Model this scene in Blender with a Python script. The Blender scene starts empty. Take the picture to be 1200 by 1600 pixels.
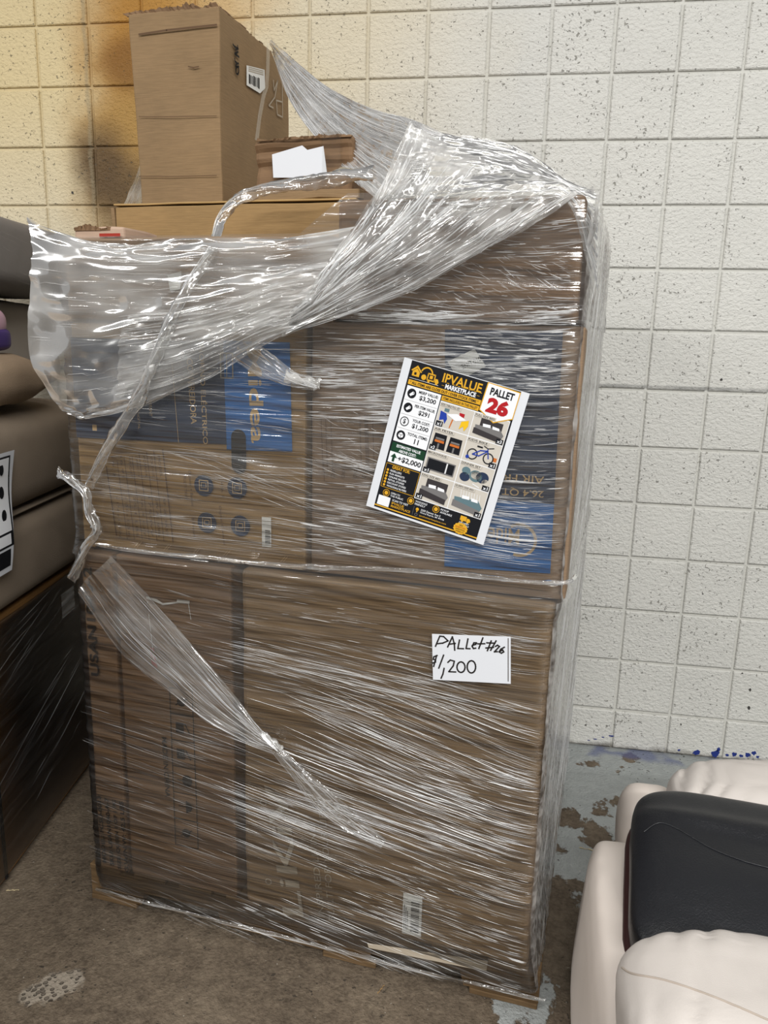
import bpy, bmesh, math, random
import numpy as np
from mathutils import Vector, Matrix, noise as mnoise

# ------------------------------------------------------------------ camera, world, lights
sc = bpy.context.scene
COL = sc.collection
F_PX, YAW, PITCH, ROLL = 1210.54, -0.154588, -0.217854, 0.025783
CAM = np.array([0.13619, -2.86263, 1.52410])


def cam_axes():
    f = np.array([math.sin(YAW) * math.cos(PITCH), math.cos(YAW) * math.cos(PITCH), math.sin(PITCH)])
    r = np.array([math.cos(YAW), -math.sin(YAW), 0.0])
    u = np.cross(r, f)
    return (math.cos(ROLL) * r + math.sin(ROLL) * u, -math.sin(ROLL) * r + math.cos(ROLL) * u, f)


CR, CU, CF = cam_axes()
cd = bpy.data.cameras.new('camera')
cd.sensor_width = 36
cd.sensor_fit = 'AUTO'
cd.lens = F_PX / 1600 * 36
cd.clip_start = 0.02
cam = bpy.data.objects.new('camera', cd)
COL.objects.link(cam)
cam.matrix_world = Matrix(((CR[0], CU[0], -CF[0], CAM[0]), (CR[1], CU[1], -CF[1], CAM[1]),
                           (CR[2], CU[2], -CF[2], CAM[2]), (0, 0, 0, 1)))
sc.camera = cam

wd = bpy.data.worlds.new('world')
sc.world = wd
wd.use_nodes = True
wd.node_tree.nodes['Background'].inputs[0].default_value = (1.0, 0.985, 0.96, 1)
wd.node_tree.nodes['Background'].inputs[1].default_value = 0.24


def area(name, loc, target, sx, sy, power, col=(1, 1, 1)):
    l = bpy.data.lights.new(name, 'AREA')
    l.shape = 'RECTANGLE'
    l.size, l.size_y, l.energy, l.color = sx, sy, power, col
    o = bpy.data.objects.new(name, l)
    COL.objects.link(o)
    o.location = loc
    o.rotation_euler = (Vector(target) - Vector(loc)).to_track_quat('-Z', 'Y').to_euler()
    return o


# the hall's ceiling strip lights (4 m up, two rows running along the hall)
area('ceiling_strip_light', (0.9, -2.0, 4.6), (0.9, -1.9, 0), 4.0, 0.3, 30, (1.0, 0.99, 0.965))
area('ceiling_strip_light', (1.5, -4.6, 4.6), (1.5, -4.2, 0), 4.0, 0.3, 150, (1.0, 0.99, 0.965))
area('ceiling_strip_light', (1.8, -7.2, 4.6), (1.8, -6.2, 0), 4.0, 0.3, 370, (1.0, 0.99, 0.965))
area('ceiling_strip_light', (-4.6, -4.6, 4.6), (-4.4, -4.2, 0), 4.0, 0.3, 250, (1.0, 0.99, 0.965))

vs = sc.view_settings
vs.view_transform = 'Standard'
vs.look = 'None'
vs.gamma = 1
vs.use_curve_mapping = False
vs.exposure = 0.0
sc.cycles.transparent_max_bounces = 22
sc.cycles.max_bounces = 3
sc.cycles.diffuse_bounces = 2
sc.cycles.glossy_bounces = 2

random.seed(7)
RNG = np.random.default_rng(11)

# ------------------------------------------------------------------ frames: the main load and the left load
A0 = np.array([-0.921, -1.142, 0.0])
ANG = math.radians(-7.03)
D = np.array([math.cos(ANG), math.sin(ANG), 0.0])
N = np.array([-D[1], D[0], 0.0])
B0 = np.array([-1.178, -1.179, 0.0])
EA = np.array([-0.143, 0.990, 0.0]) / math.hypot(0.143, 0.990)
OA = np.array([EA[1], -EA[0], 0.0])


def to_world(s, t, z): return A0 + s * D + t * N + np.array([0, 0, z])


def ray(u, v): return CR * ((u - 600) / F_PX) - CU * ((v - 800) / F_PX) + CF


def px(u, v, t=0.0):
    """point of the photograph on the plane t (behind the load's front) -> (s, t, z) of the load's frame"""
    d = ray(u, v)
    k = ((A0 + t * N - CAM) @ N) / (d @ N)
    P = CAM + k * d - A0
    return (P @ D, t, P[2])


def pxs(u, v, s):
    """the same on a plane s = const (a side face of the load) -> (s, t, z)"""
    d = ray(u, v)
    k = ((A0 + s * D - CAM) @ D) / (d @ D)
    P = CAM + k * d - A0
    return (s, P @ N, P[2])


# ------------------------------------------------------------------ materials
def mat(name):
    m = bpy.data.materials.new(name)
    m.use_nodes = True
    nt = m.node_tree
    for n in list(nt.nodes):
        nt.nodes.remove(n)
    out = nt.nodes.new('ShaderNodeOutputMaterial')

    def nd(t, **kw):
        n = nt.nodes.new('ShaderNode' + t)
        for k, v in kw.items():
            if k == 'ins':
                for kk, vv in v.items():
                    if isinstance(vv, bpy.types.NodeSocket):
                        nt.links.new(vv, n.inputs[kk])
                    else:
                        n.inputs[kk].default_value = vv
            else:
                setattr(n, k, v)
        return n

    def ln(a, b): nt.links.new(a, b)
    return m, out, nd, ln


def c4(c): return (c[0], c[1], c[2], 1)


def srgb(r, g, b):
    f = lambda x: (x / 255 / 12.92) if x / 255 <= 0.04045 else ((x / 255 + 0.055) / 1.055) ** 2.4
    return (f(r), f(g), f(b))


def ramp(nd, ln, src, stops, interp='LINEAR'):
    r = nd('ValToRGB')
    r.color_ramp.interpolation = interp
    els = r.color_ramp.elements
    while len(els) < len(stops):
        els.new(0.5)
    for e, (p, c) in zip(els, stops):
        e.position = p
        e.color = c4(c) if len(c) == 3 else c
    ln(src, r.inputs[0])
    return r.outputs[0]


def flat(name, col, rough=0.6, spec=0.3, metallic=0.0):
    m, out, nd, ln = mat(name)
    b = nd('BsdfPrincipled', ins={'Base Color': c4(col), 'Roughness': rough, 'Specular IOR Level': spec, 'Metallic': metallic})
    ln(b.outputs[0], out.inputs[0])
    return m


def tex(nd, scale=(1, 1, 1), rot=(0, 0, 0), world=False):
    if world:
        src = nd('NewGeometry').outputs['Position']
    else:
        src = nd('TexCoord').outputs['Object']
    mp = nd('Mapping', ins={'Vector': src, 'Scale': scale, 'Rotation': rot})
    return mp.outputs[0]


def noise_n(nd, vec, scale, detail=4, rough=0.55, dist=0.0):
    return nd('TexNoise', ins={'Vector': vec, 'Scale': scale, 'Detail': detail, 'Roughness': rough, 'Distortion': dist}).outputs[0]


def mixc(nd, f, a, b, mode='MIX'):
    n = nd('Mix', data_type='RGBA', blend_type=mode)
    for sock, v in ((n.inputs[0], f), (n.inputs[6], a), (n.inputs[7], b)):
        if isinstance(v, bpy.types.NodeSocket):
            n.id_data.links.new(v, sock)
        else:
            sock.default_value = v if not isinstance(v, tuple) else c4(v)
    return n.outputs[2]


def mth(nd, op, a, b=0.0, clamp=False):
    n = nd('Math', operation=op, use_clamp=clamp)
    for sock, v in ((n.inputs[0], a), (n.inputs[1], b)):
        if isinstance(v, bpy.types.NodeSocket):
            n.id_data.links.new(v, sock)
        else:
            sock.default_value = v
    return n.outputs[0]


def card(name, col, var=0.16, rough=0.72, corr=(1, 1, 160)):
    m, out, nd, ln = mat(name)
    big = noise_n(nd, tex(nd), 5, 4)
    fib = noise_n(nd, tex(nd, (6, 6, 90)), 4, 3)
    base = ramp(nd, ln, big, [(0.3, tuple(c * (1 - var) for c in col)), (0.7, tuple(min(1, c * (1 + var)) for c in col))])
    base = mixc(nd, 0.35, base, ramp(nd, ln, fib, [(0.35, tuple(c * 0.72 for c in col)), (0.65, tuple(c * 1.15 for c in col))]))
    bump = nd('Bump', ins={'Strength': 0.25, 'Distance': 0.002, 'Height': noise_n(nd, tex(nd, corr), 3, 3)})
    b = nd('BsdfPrincipled', ins={'Base Color': base, 'Roughness': rough, 'Specular IOR Level': 0.25, 'Normal': bump.outputs[0]})
    ln(b.outputs[0], out.inputs[0])
    return m


def fabric(name, col, rough=0.85, scale=260, strength=0.25, wr=6, var=0.08, spec=0.3, sheen=0.0):
    m, out, nd, ln = mat(name)
    fine = noise_n(nd, tex(nd), scale, 2)
    big = noise_n(nd, tex(nd), wr, 3)
    base = ramp(nd, ln, big, [(0.3, tuple(c * (1 - var) for c in col)), (0.7, tuple(min(1, c * (1 + var)) for c in col))])
    b1 = nd('Bump', ins={'Strength': strength, 'Distance': 0.002, 'Height': fine})
    b2 = nd('Bump', ins={'Strength': 0.18, 'Distance': 0.02, 'Height': big, 'Normal': b1.outputs[0]})
    b = nd('BsdfPrincipled', ins={'Base Color': base, 'Roughness': rough, 'Specular IOR Level': spec, 'Sheen Weight': sheen, 'Normal': b2.outputs[0]})
    ln(b.outputs[0], out.inputs[0])
    return m


def wood(name, col):
    m, out, nd, ln = mat(name)
    g = noise_n(nd, tex(nd, (3, 40, 40)), 3, 5, 0.6, 1.0)
    base = ramp(nd, ln, g, [(0.3, tuple(c * 0.6 for c in col)), (0.55, col), (0.75, tuple(c * 1.25 for c in col))])
    bump = nd('Bump', ins={'Strength': 0.5, 'Distance': 0.003, 'Height': g})
    b = nd('BsdfPrincipled', ins={'Base Color': base, 'Roughness': 0.8, 'Specular IOR Level': 0.2, 'Normal': bump.outputs[0]})
    ln(b.outputs[0], out.inputs[0])
    return m


def film(name, haze=0.06, f0=0.16, rough=0.16, bscale=(5, 5, 190), bstr=0.6, bdist=0.002, hz=(3, 3, 60), rot=(0, 0, 0), tint=(0.97, 0.97, 0.96), hzc=(0.88, 0.87, 0.85), fk=1.0):
    """clear stretch film in several layers: see-through, glossy, a little milky where it is gathered"""
    m, out, nd, ln = mat(name)
    h1 = noise_n(nd, tex(nd, bscale, rot), 1, 1, 0.6, 0.0)
    bump = nd('Bump', ins={'Strength': bstr, 'Distance': bdist, 'Height': h1})
    tr = nd('BsdfTransparent', ins={'Color': c4(tint)})
    gl = nd('BsdfGlossy', ins={'Color': (0.98, 0.98, 0.98, 1), 'Roughness': rough, 'Normal': bump.outputs[0]})
    fr = nd('Fresnel', ins={'IOR': 1.45, 'Normal': bump.outputs[0]})
    ff = mth(nd, 'ADD', mth(nd, 'MULTIPLY', fr.outputs[0], fk), f0, True)
    mx = nd('MixShader', ins={0: ff, 1: tr.outputs[0], 2: gl.outputs[0]})
    df = nd('BsdfDiffuse', ins={'Color': c4(hzc), 'Normal': bump.outputs[0]})
    tl = nd('BsdfTranslucent', ins={'Color': c4(hzc)})
    milk = nd('MixShader', ins={0: 0.4, 1: df.outputs[0], 2: tl.outputs[0]})
    hn = noise_n(nd, tex(nd, hz, rot), 1, 1, 0.6, 0.0)
    hf = mth(nd, 'MULTIPLY', ramp(nd, ln, hn, [(0.36, (0.15, 0.15, 0.15)), (0.7, (1, 1, 1))]), haze * 1.6, True)
    fin = nd('MixShader', ins={0: hf, 1: mx.outputs[0], 2: milk.outputs[0]})
    ln(fin.outputs[0], out.inputs[0])
    return m


def fold_mat(name, k=1.0):
    """folded, stretched creases of the film: thicker and whiter, thickness stored per crease in 'op'"""
    m, out, nd, ln = mat(name)
    at = nd('Attribute', attribute_name='op')
    tr = nd('BsdfTransparent')
    df = nd('BsdfDiffuse', ins={'Color': (0.88, 0.89, 0.9, 1)})
    gl = nd('BsdfGlossy', ins={'Color': (1, 1, 1, 1), 'Roughness': 0.3})
    s = nd('MixShader', ins={0: 0.45, 1: df.outputs[0], 2: gl.outputs[0]})
    f = mth(nd, 'MULTIPLY', at.outputs['Fac'], k, True)
    fin = nd('MixShader', ins={0: f, 1: tr.outputs[0], 2: s.outputs[0]})
    ln(fin.outputs[0], out.inputs[0])
    return m


# ------------------------------------------------------------------ object helpers
def link(o, parent=None):
    COL.objects.link(o)
    if parent is not None:
        o.parent = parent
    return o


def tag(o, label=None, cat=None, group=None, kind=None):
    for k, v in (('label', label), ('category', cat), ('group', group), ('kind', kind)):
        if v:
            o[k] = v
    return o


def thing(name, label, cat, base=(0, 0, 0), frame='load', rz=0.0, group=None):
    """Empty at the thing's base; children are built in the frame's coordinates minus base"""
    o = bpy.data.objects.new(name, None)
    o.empty_display_size = 0.05
    if frame == 'load':
        o.location = to_world(*base)
        o.rotation_euler = (0, 0, ANG + rz)
    elif frame == 'left':   # x = outward (to the right), y = back along the side face
        o.location = B0 + base[0] * OA + base[1] * EA + np.array([0, 0, base[2]])
        o.rotation_euler = (0, 0, math.atan2(OA[1], OA[0]) + rz)
    else:
        o.location = base
        o.rotation_euler = (0, 0, rz)
    o['base'] = list(base)
    link(o)
    return tag(o, label, cat, group)


def mesh_obj(name, verts, faces, m, parent=None, smooth=False, base=None):
    me = bpy.data.meshes.new(name)
    me.from_pydata([tuple(map(float, v)) for v in verts], [], faces)
    me.update()
    if smooth:
        me.polygons.foreach_set('use_smooth', [True] * len(me.polygons))
    o = bpy.data.objects.new(name, me)
    if m is not None:
        me.materials.append(m)
    return link(o, parent)


def bm_obj(name, bm, m, parent=None, smooth=False):
    me = bpy.data.meshes.new(name)
    bm.to_mesh(me)
    bm.free()
    if smooth:
        me.polygons.foreach_set('use_smooth', [True] * len(me.polygons))
    if m is not None:
        me.materials.append(m)
    return link(bpy.data.objects.new(name, me), parent)


def off(parent):
    b = parent['base'] if parent is not None and 'base' in parent else (0, 0, 0)
    return np.array([b[0], b[1], b[2]])


def box_bm(x0, x1, y0, y1, z0, z1, bev=0.0, seg=2, cuts=0, nz=0.0, nscale=6, seed=0):
    bm = bmesh.new()
    bmesh.ops.create_cube(bm, size=1)
    for v in bm.verts:
        v.co = Vector(((x0 + x1) / 2 + v.co.x * (x1 - x0), (y0 + y1) / 2 + v.co.y * (y1 - y0), (z0 + z1) / 2 + v.co.z * (z1 - z0)))
    if bev > 0:
        bmesh.ops.bevel(bm, geom=list(bm.edges), offset=bev, segments=seg, affect='EDGES', profile=0.5)
    if cuts:
        big = [e for e in bm.edges if e.calc_length() > 0.06]
        bmesh.ops.subdivide_edges(bm, edges=big, cuts=cuts, use_grid_fill=True)
    if nz:
        sv = Vector((seed * 3.1, seed * 1.7, seed * 0.9))
        for v in bm.verts:
            n = mnoise.noise_vector(v.co * nscale + sv)
            v.co += n * nz
    bmesh.ops.recalc_face_normals(bm, faces=bm.faces)
    return bm


def puff(name, c, h, m, parent, ex=0.35, n=28, wr=0.0, wscale=9, seed=0, ez=None, shear=None):
    """a stuffed pad: rounded box (superellipsoid) with small wrinkles"""
    vs, fs = [], []
    ez = ez or ex
    sg = lambda x, e: math.copysign(abs(x) ** e, x)
    nu, nv = n * 2, n
    for i in range(nv + 1):
        ph = -math.pi / 2 + math.pi * i / nv
        for j in range(nu):
            th = 2 * math.pi * j / nu
            x = sg(math.cos(ph), ez) * sg(math.cos(th), ex)
            y = sg(math.cos(ph), ez) * sg(math.sin(th), ex)
            z = sg(math.sin(ph), ez)
            p = Vector((x * h[0], y * h[1], z * h[2]))
            if shear:
                p = shear(p)
            if wr:
                q = p * wscale + Vector((seed, seed * 2, 0))
                d = mnoise.noise(q) * wr + abs(mnoise.noise(q * 2.3)) * wr * 0.7
                p += Vector((x, y, z)).normalized() * d
            vs.append(p + Vector(c))
    for i in range(nv):
        for j in range(nu):
            fs.append((i * nu + j, i * nu + (j + 1) % nu, (i + 1) * nu + (j + 1) % nu, (i + 1) * nu + j))
    return mesh_obj(name, vs, fs, m, parent, True)


def grid_mesh(name, V, m, parent, closed=False):
    nr, nc = V.shape[:2]
    idx = np.arange(nr * nc).reshape(nr, nc)
    a = idx[:-1, :-1].ravel(); b = idx[:-1, 1:].ravel(); c = idx[1:, 1:].ravel(); d = idx[1:, :-1].ravel()
    q = np.stack([a, b, c, d], 1)
    if closed:
        q = np.concatenate([q, np.stack([idx[:-1, -1], idx[:-1, 0], idx[1:, 0], idx[1:, -1]], 1)])
    me = bpy.data.meshes.new(name)
    me.vertices.add(nr * nc)
    me.vertices.foreach_set('co', V.reshape(-1).astype(np.float32))
    me.loops.add(q.size)
    me.loops.foreach_set('vertex_index', q.ravel().astype(np.int32))
    me.polygons.add(len(q))
    me.polygons.foreach_set('loop_start', np.arange(0, q.size, 4, dtype=np.int32))
    me.update(calc_edges=True)
    me.polygons.foreach_set('use_smooth', np.ones(len(q), dtype=bool))
    me.materials.append(m)
    return link(bpy.data.objects.new(name, me), parent)


def vn(x, y, seed=0):
    """value noise on numpy arrays, -1..1"""
    x = np.asarray(x, float); y = np.asarray(y, float)
    xi = np.floor(x).astype(np.int64); yi = np.floor(y).astype(np.int64)
    xf = x - xi; yf = y - yi
    def h(a, b):
        k = (a * 374761393 + b * 668265263 + seed * 1442695041) & 0xffffffff
        k = ((k ^ (k >> 13)) * 1274126177) & 0xffffffff
        k = k ^ (k >> 16)
        return (k & 0xffff) / 32767.5 - 1
    u = xf * xf * (3 - 2 * xf); v = yf * yf * (3 - 2 * yf)
    return (h(xi, yi) * (1 - u) + h(xi + 1, yi) * u) * (1 - v) + (h(xi, yi + 1) * (1 - u) + h(xi + 1, yi + 1) * u) * v


# ---- flat print on a plane: collects shapes per material, one thin mesh per material
_fc = {}


def text_mesh(txt, bold=0.0):
    key = (txt, bold)
    if key in _fc:
        return _fc[key]
    cu = bpy.data.curves.new('t', 'FONT')
    cu.body = txt
    cu.offset = bold
    cu.resolution_u = 3
    o = bpy.data.objects.new('t', cu)
    COL.objects.link(o)
    dg = bpy.context.evaluated_depsgraph_get()
    me = bpy.data.meshes.new_from_object(o.evaluated_get(dg))
    V = [(v.co.x, v.co.y) for v in me.vertices]
    Fc = [tuple(p.vertices) for p in me.polygons]
    bpy.data.objects.remove(o); bpy.data.curves.remove(cu); bpy.data.meshes.remove(me)
    _fc[key] = (np.array(V), Fc)
    return _fc[key]


class Print:
    """shapes printed on a plane; shapes of one named part share one mesh, the rest one mesh per ink"""
    def __init__(self, o, ux, uy, nrm, step=0.0004):
        self.o, self.ux, self.uy, self.n = map(np.array, (o, ux, uy, nrm))
        self.step = step
        self.L = {}
        self.part = None
        self.k = 0

    def begin(self, name=None):
        self.k += 1
        self.part = (name, self.k) if name else None

    def add(self, m, pts, faces, layer):
        V, Fc, Mi, ms, cnt = self.L.setdefault(self.part or m.name, ([], [], [], [], [0]))
        if m.name not in ms:
            ms.append(m.name)
        k = len(V)
        cnt[0] += 1
        for x, y in pts:
            V.append(self.o + self.ux * x + self.uy * y + self.n * (self.step * (layer + 1)))
        Fc.extend(tuple(i + k for i in f) for f in faces)
        Mi.extend([ms.index(m.name)] * len(faces))

    def poly(self, m, pts, layer=0): self.add(m, pts, [tuple(range(len(pts)))], layer)

    def rect(self, m, x0, y0, x1, y1, layer=0): self.poly(m, [(x0, y0), (x1, y0), (x1, y1), (x0, y1)], layer)

    def disc(self, m, x, y, rx, ry=None, layer=0, n=24):
        ry = ry or rx
        self.poly(m, [(x + rx * math.cos(2 * math.pi * i / n), y + ry * math.sin(2 * math.pi * i / n)) for i in range(n)], layer)

    def ring(self, m, x, y, r, w, layer=0, n=28, a0=0.0, a1=2 * math.pi, ry=None):
        k = (ry or r) / r
        P, Fc = [], []
        for i in range(n + 1):
            a = a0 + (a1 - a0) * i / n
            P += [(x + r * math.cos(a), y + k * r * math.sin(a)), (x + (r - w) * math.cos(a), y + k * (r - w) * math.sin(a))]
        for i in range(n):
            Fc.append((2 * i, 2 * i + 1, 2 * i + 3, 2 * i + 2))
        self.add(m, P, Fc, layer)

    def stroke(self, m, pts, w, layer=0):
        pts = [np.array(p, float) for p in pts]
        for a, b in zip(pts[:-1], pts[1:]):
            d = b - a
            l = np.linalg.norm(d)
            if l < 1e-7:
                continue
            d = d / l
            q = np.array([-d[1], d[0]]) * w / 2
            a2, b2 = a - d * w * 0.3, b + d * w * 0.3
            self.poly(m, [a2 - q, b2 - q, b2 + q, a2 + q], layer)

    def text(self, m, txt, x, y, w, h, rot=0.0, layer=0, bold=0.0, align='c'):
        """text scaled to w x h, centred at (x, y), turned by rot"""
        V, Fc = text_mesh(txt, bold)
        if not len(V):
            return
        lo, hi = V.min(0), V.max(0)
        c = (lo + hi) / 2
        P = (V - c) / np.maximum(hi - lo, 1e-6) * np.array([w, h])
        if align == 'l':
            P[:, 0] += w / 2
        ca, sa = math.cos(rot), math.sin(rot)
        P = np.stack([P[:, 0] * ca - P[:, 1] * sa + x, P[:, 0] * sa + P[:, 1] * ca + y], 1)
        self.add(m, [tuple(p) for p in P], Fc, layer)

    def emit(self, parent, names, default='printed_lettering'):
        b = off(parent)
        for key, (V, Fc, Mi, ms, cnt) in self.L.items():
            nm = key[0] if isinstance(key, tuple) else names.get(key, default)
            o = mesh_obj(nm, [v - b for v in V], Fc, None, parent)
            for x in ms:
                o.data.materials.append(bpy.data.materials[x])
            o.data.polygons.foreach_set('material_index', Mi)
            if cnt[0] > 1 or nm == 'printed_lettering':
                o['kind'] = 'stuff'


# ------------------------------------------------------------------ room: wall of scored concrete blocks, floor
def wall_material(name, joint=False):
    m, out, nd, ln = mat(name)
    pos = nd('NewGeometry').outputs['Position']
    sep = nd('SeparateXYZ', ins={0: pos})
    X, Z = sep.outputs[0], sep.outputs[2]
    white = srgb(222, 221, 215)
    n1 = noise_n(nd, pos, 3.0, 4)
    base = ramp(nd, ln, n1, [(0.3, tuple(c * 0.93 for c in white)), (0.7, white)])
    # old yellowed varnish spreading from the upper left
    warp = mth(nd, 'MULTIPLY', mth(nd, 'SUBTRACT', noise_n(nd, pos, 1.6, 3), 0.5), 0.7)
    yf = nd('MapRange', ins={0: mth(nd, 'ADD', X, warp), 1: 0.12, 2: -1.1, 3: 0.0, 4: 1.0}).outputs[0]
    yz = nd('MapRange', ins={0: Z, 1: 1.5, 2: 2.4, 3: 0.35, 4: 1.0}).outputs[0]
    base = mixc(nd, mth(nd, 'MULTIPLY', mth(nd, 'MULTIPLY', yf, yz), 0.85, True), base, srgb(228, 205, 150))

    def blob(cx, cz, rx, rz, wob=0.55):
        dx = mth(nd, 'DIVIDE', mth(nd, 'SUBTRACT', X, cx), rx)
        dz = mth(nd, 'DIVIDE', mth(nd, 'SUBTRACT', Z, cz), rz)
        r = mth(nd, 'SQRT', mth(nd, 'ADD', mth(nd, 'MULTIPLY', dx, dx), mth(nd, 'MULTIPLY', dz, dz)))
        r = mth(nd, 'ADD', r, mth(nd, 'MULTIPLY', mth(nd, 'SUBTRACT', noise_n(nd, pos, 6.0, 4), 0.5), wob))
        return nd('MapRange', interpolation_type='SMOOTHSTEP', ins={0: r, 1: 1.0, 2: 0.25, 3: 0.0, 4: 1.0}).outputs[0]
    base = mixc(nd, mth(nd, 'MULTIPLY', blob(-1.21, 2.52, 0.38, 0.62), 1.0, True), base, srgb(180, 130, 58))
    base = mixc(nd, mth(nd, 'MULTIPLY', blob(-1.25, 2.10, 0.37, 0.55), 0.95), base, srgb(176, 138, 76))
    base = mixc(nd, mth(nd, 'MULTIPLY', blob(-1.28, 2.47, 0.16, 0.13), 0.65), base, srgb(120, 76, 26))
    base = mixc(nd, mth(nd, 'MULTIPLY', blob(-1.40, 2.12, 0.17, 0.20), 0.9), base, srgb(92, 70, 44))
    base = mixc(nd, mth(nd, 'MULTIPLY', blob(-1.28, 2.00, 0.20, 0.24), 0.8), base, srgb(96, 76, 52))
    base = mixc(nd, mth(nd, 'MULTIPLY', blob(-0.92, 2.75, 0.36, 0.30), 0.5), base, srgb(206, 160, 86))
    # grey drip line down the wall
    drip = mth(nd, 'ABSOLUTE', mth(nd, 'SUBTRACT', mth(nd, 'ADD', X, mth(nd, 'MULTIPLY', mth(nd, 'SUBTRACT', noise_n(nd, pos, 9, 3), 0.5), 0.03)), -1.437))
    df = nd('MapRange', ins={0: drip, 1: 0.011, 2: 0.004, 3: 0.0, 4: 0.45}).outputs[0]
    df = mth(nd, 'MULTIPLY', df, nd('MapRange', ins={0: Z, 1: 1.9, 2: 2.0, 3: 0, 4: 1}).outputs[0])
    base = mixc(nd, df, base, srgb(150, 138, 112))
    # pits and dirt specks
    p1 = noise_n(nd, pos, 95, 3, 0.6)
    area_ = noise_n(nd, pos, 5, 2)
    pit = mth(nd, 'ADD', p1, mth(nd, 'MULTIPLY', area_, 0.25))
    pf = nd('MapRange', ins={0: pit, 1: 0.79, 2: 0.83, 3: 0.0, 4: 0.6}).outputs[0]
    base = mixc(nd, pf, base, srgb(112, 106, 92))
    # scuff line of an old bumper
    sc1 = mth(nd, 'ABSOLUTE', mth(nd, 'SUBTRACT', Z, 1.3885))
    sf = nd('MapRange', ins={0: sc1, 1: 0.009, 2: 0.003, 3: 0, 4: 0.7}).outputs[0]
    sf = mth(nd, 'MULTIPLY', sf, nd('MapRange', ins={0: noise_n(nd, pos, 14, 4), 1: 0.3, 2: 0.55, 3: 0.2, 4: 1}).outputs[0])
    base = mixc(nd, sf, base, srgb(128, 128, 126))
    # darker band along the floor
    gz = nd('MapRange', ins={0: mth(nd, 'ADD', Z, mth(nd, 'MULTIPLY', noise_n(nd, pos, 18, 4), 0.05)), 1: 0.045, 2: 0.022, 3: 0, 4: 0.85}).outputs[0]
    base = mixc(nd, gz, base, srgb(92, 86, 76))
    if joint:
        base = mixc(nd, 1.0, base, (0.93, 0.93, 0.92), 'MULTIPLY')
    rough_h = mth(nd, 'ADD', noise_n(nd, nd('Mapping', ins={'Vector': pos, 'Scale': (0.7, 1, 1)}).outputs[0], 120, 3, 0.6), mth(nd, 'MULTIPLY', pf, -1.2))
    bump = nd('Bump', ins={'Strength': 0.4 if joint else 1.0, 'Distance': 0.006, 'Height': rough_h})
    b = nd('BsdfPrincipled', ins={'Base Color': base, 'Roughness': 0.55, 'Specular IOR Level': 0.35, 'Normal': bump.outputs[0]})
    ln(b.outputs[0], out.inputs[0])
    return m


M_BLOCK = wall_material('painted_block')
M_JOINT = wall_material('painted_joint', True)
CELL = 0.2032
Z13 = 0.1575
FLOOR_Z = -0.004


def project(P):
    d = np.array(P) - CAM
    w = d @ CF
    return 600 + F_PX * (d @ CR) / w, 800 - F_PX * (d @ CU) / w


wall = mesh_obj('wall_back', [(-3.4, 0.0045, -0.02), (2.8, 0.0045, -0.02), (2.8, 0.0045, 3.41), (-3.4, 0.0045, 3.41),
                              (-3.4, 0.16, -0.02), (2.8, 0.16, -0.02), (2.8, 0.16, 3.41), (-3.4, 0.16, 3.41)],
                [(0, 1, 2, 3), (5, 4, 7, 6), (0, 4, 5, 1), (3, 2, 6, 7), (0, 3, 7, 4), (1, 5, 6, 2)], M_JOINT)
tag(wall, 'cream painted concrete block wall scored into squares, stained brown at upper left', None, None, 'structure')


def block_geo(w, h):
    g, r = 0.0050, 0.0035
    x0, x1, z0, z1 = -w / 2 + g, w / 2 - g, -h / 2 + g, h / 2 - g
    V = [(x0, 0.0046, z0), (x1, 0.0046, z0), (x1, 0.0046, z1), (x0, 0.0046, z1),
         (x0, -0.0005, z0), (x1, -0.0005, z0), (x1, -0.0005, z1), (x0, -0.0005, z1),
         (x0 + r, -0.0035, z0 + r), (x1 - r, -0.0035, z0 + r), (x1 - r, -0.0035, z1 - r), (x0 + r, -0.0035, z1 - r)]
    Fc = [(8, 9, 10, 11)]
    for a, b in ((0, 4), (4, 8)):
        for i in range(4):
            j = (i + 1) % 4
            Fc.append((a + i, a + j, b + j, b + i))
    return V, Fc


V, Fc = block_geo(CELL, CELL)
me_full = bpy.data.meshes.new('block'); me_full.from_pydata(V, [], Fc); me_full.materials.append(M_BLOCK)
VL, FL = block_geo(CELL, Z13 + 0.004)
me_low = bpy.data.meshes.new('block_cut'); me_low.from_pydata(VL, [], FL); me_low.materials.append(M_BLOCK)
restV, restF = [], []
for r in range(-3, 14):
    for c in range(-8, 21):
        x = (c - 7.5) * CELL
        low = r == 13
        z = (Z13 - 0.004) / 2 if low else Z13 + (13 - r - 0.5) * CELL
        u, v = project((x, 0, z))
        seen = -55 < u < 1255 and -60 < v < 1250
        hid = (130 < u < 880 and v > 385) or (u < 140 and v > 410) or (235 < u < 410 and 60 < v < 300)
        dx, dz = random.uniform(-.0008, .0008), random.uniform(-.0008, .0008)
        if seen and not hid:
            o = bpy.data.objects.new('block', me_low if low else me_full)
            link(o, wall)
            o.location = (x + dx, random.uniform(-.0008, .0008), z + dz)
        else:
            k = len(restV)
            restV += [(a + x, b, cc + z) for a, b, cc in (VL if low else V)]
            restF += [tuple(i + k for i in f) for f in (FL if low else Fc)]
tag(mesh_obj('blocks_out_of_view', restV, restF, M_BLOCK, wall), kind='stuff').name = 'block_courses'

# chips of blue paint at the foot of the wall
M_BLUECHIP = flat('blue_paint_chip', srgb(36, 54, 128), 0.6)
M_DARKCHIP = flat('dark_chip', srgb(70, 68, 66), 0.8)


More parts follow.
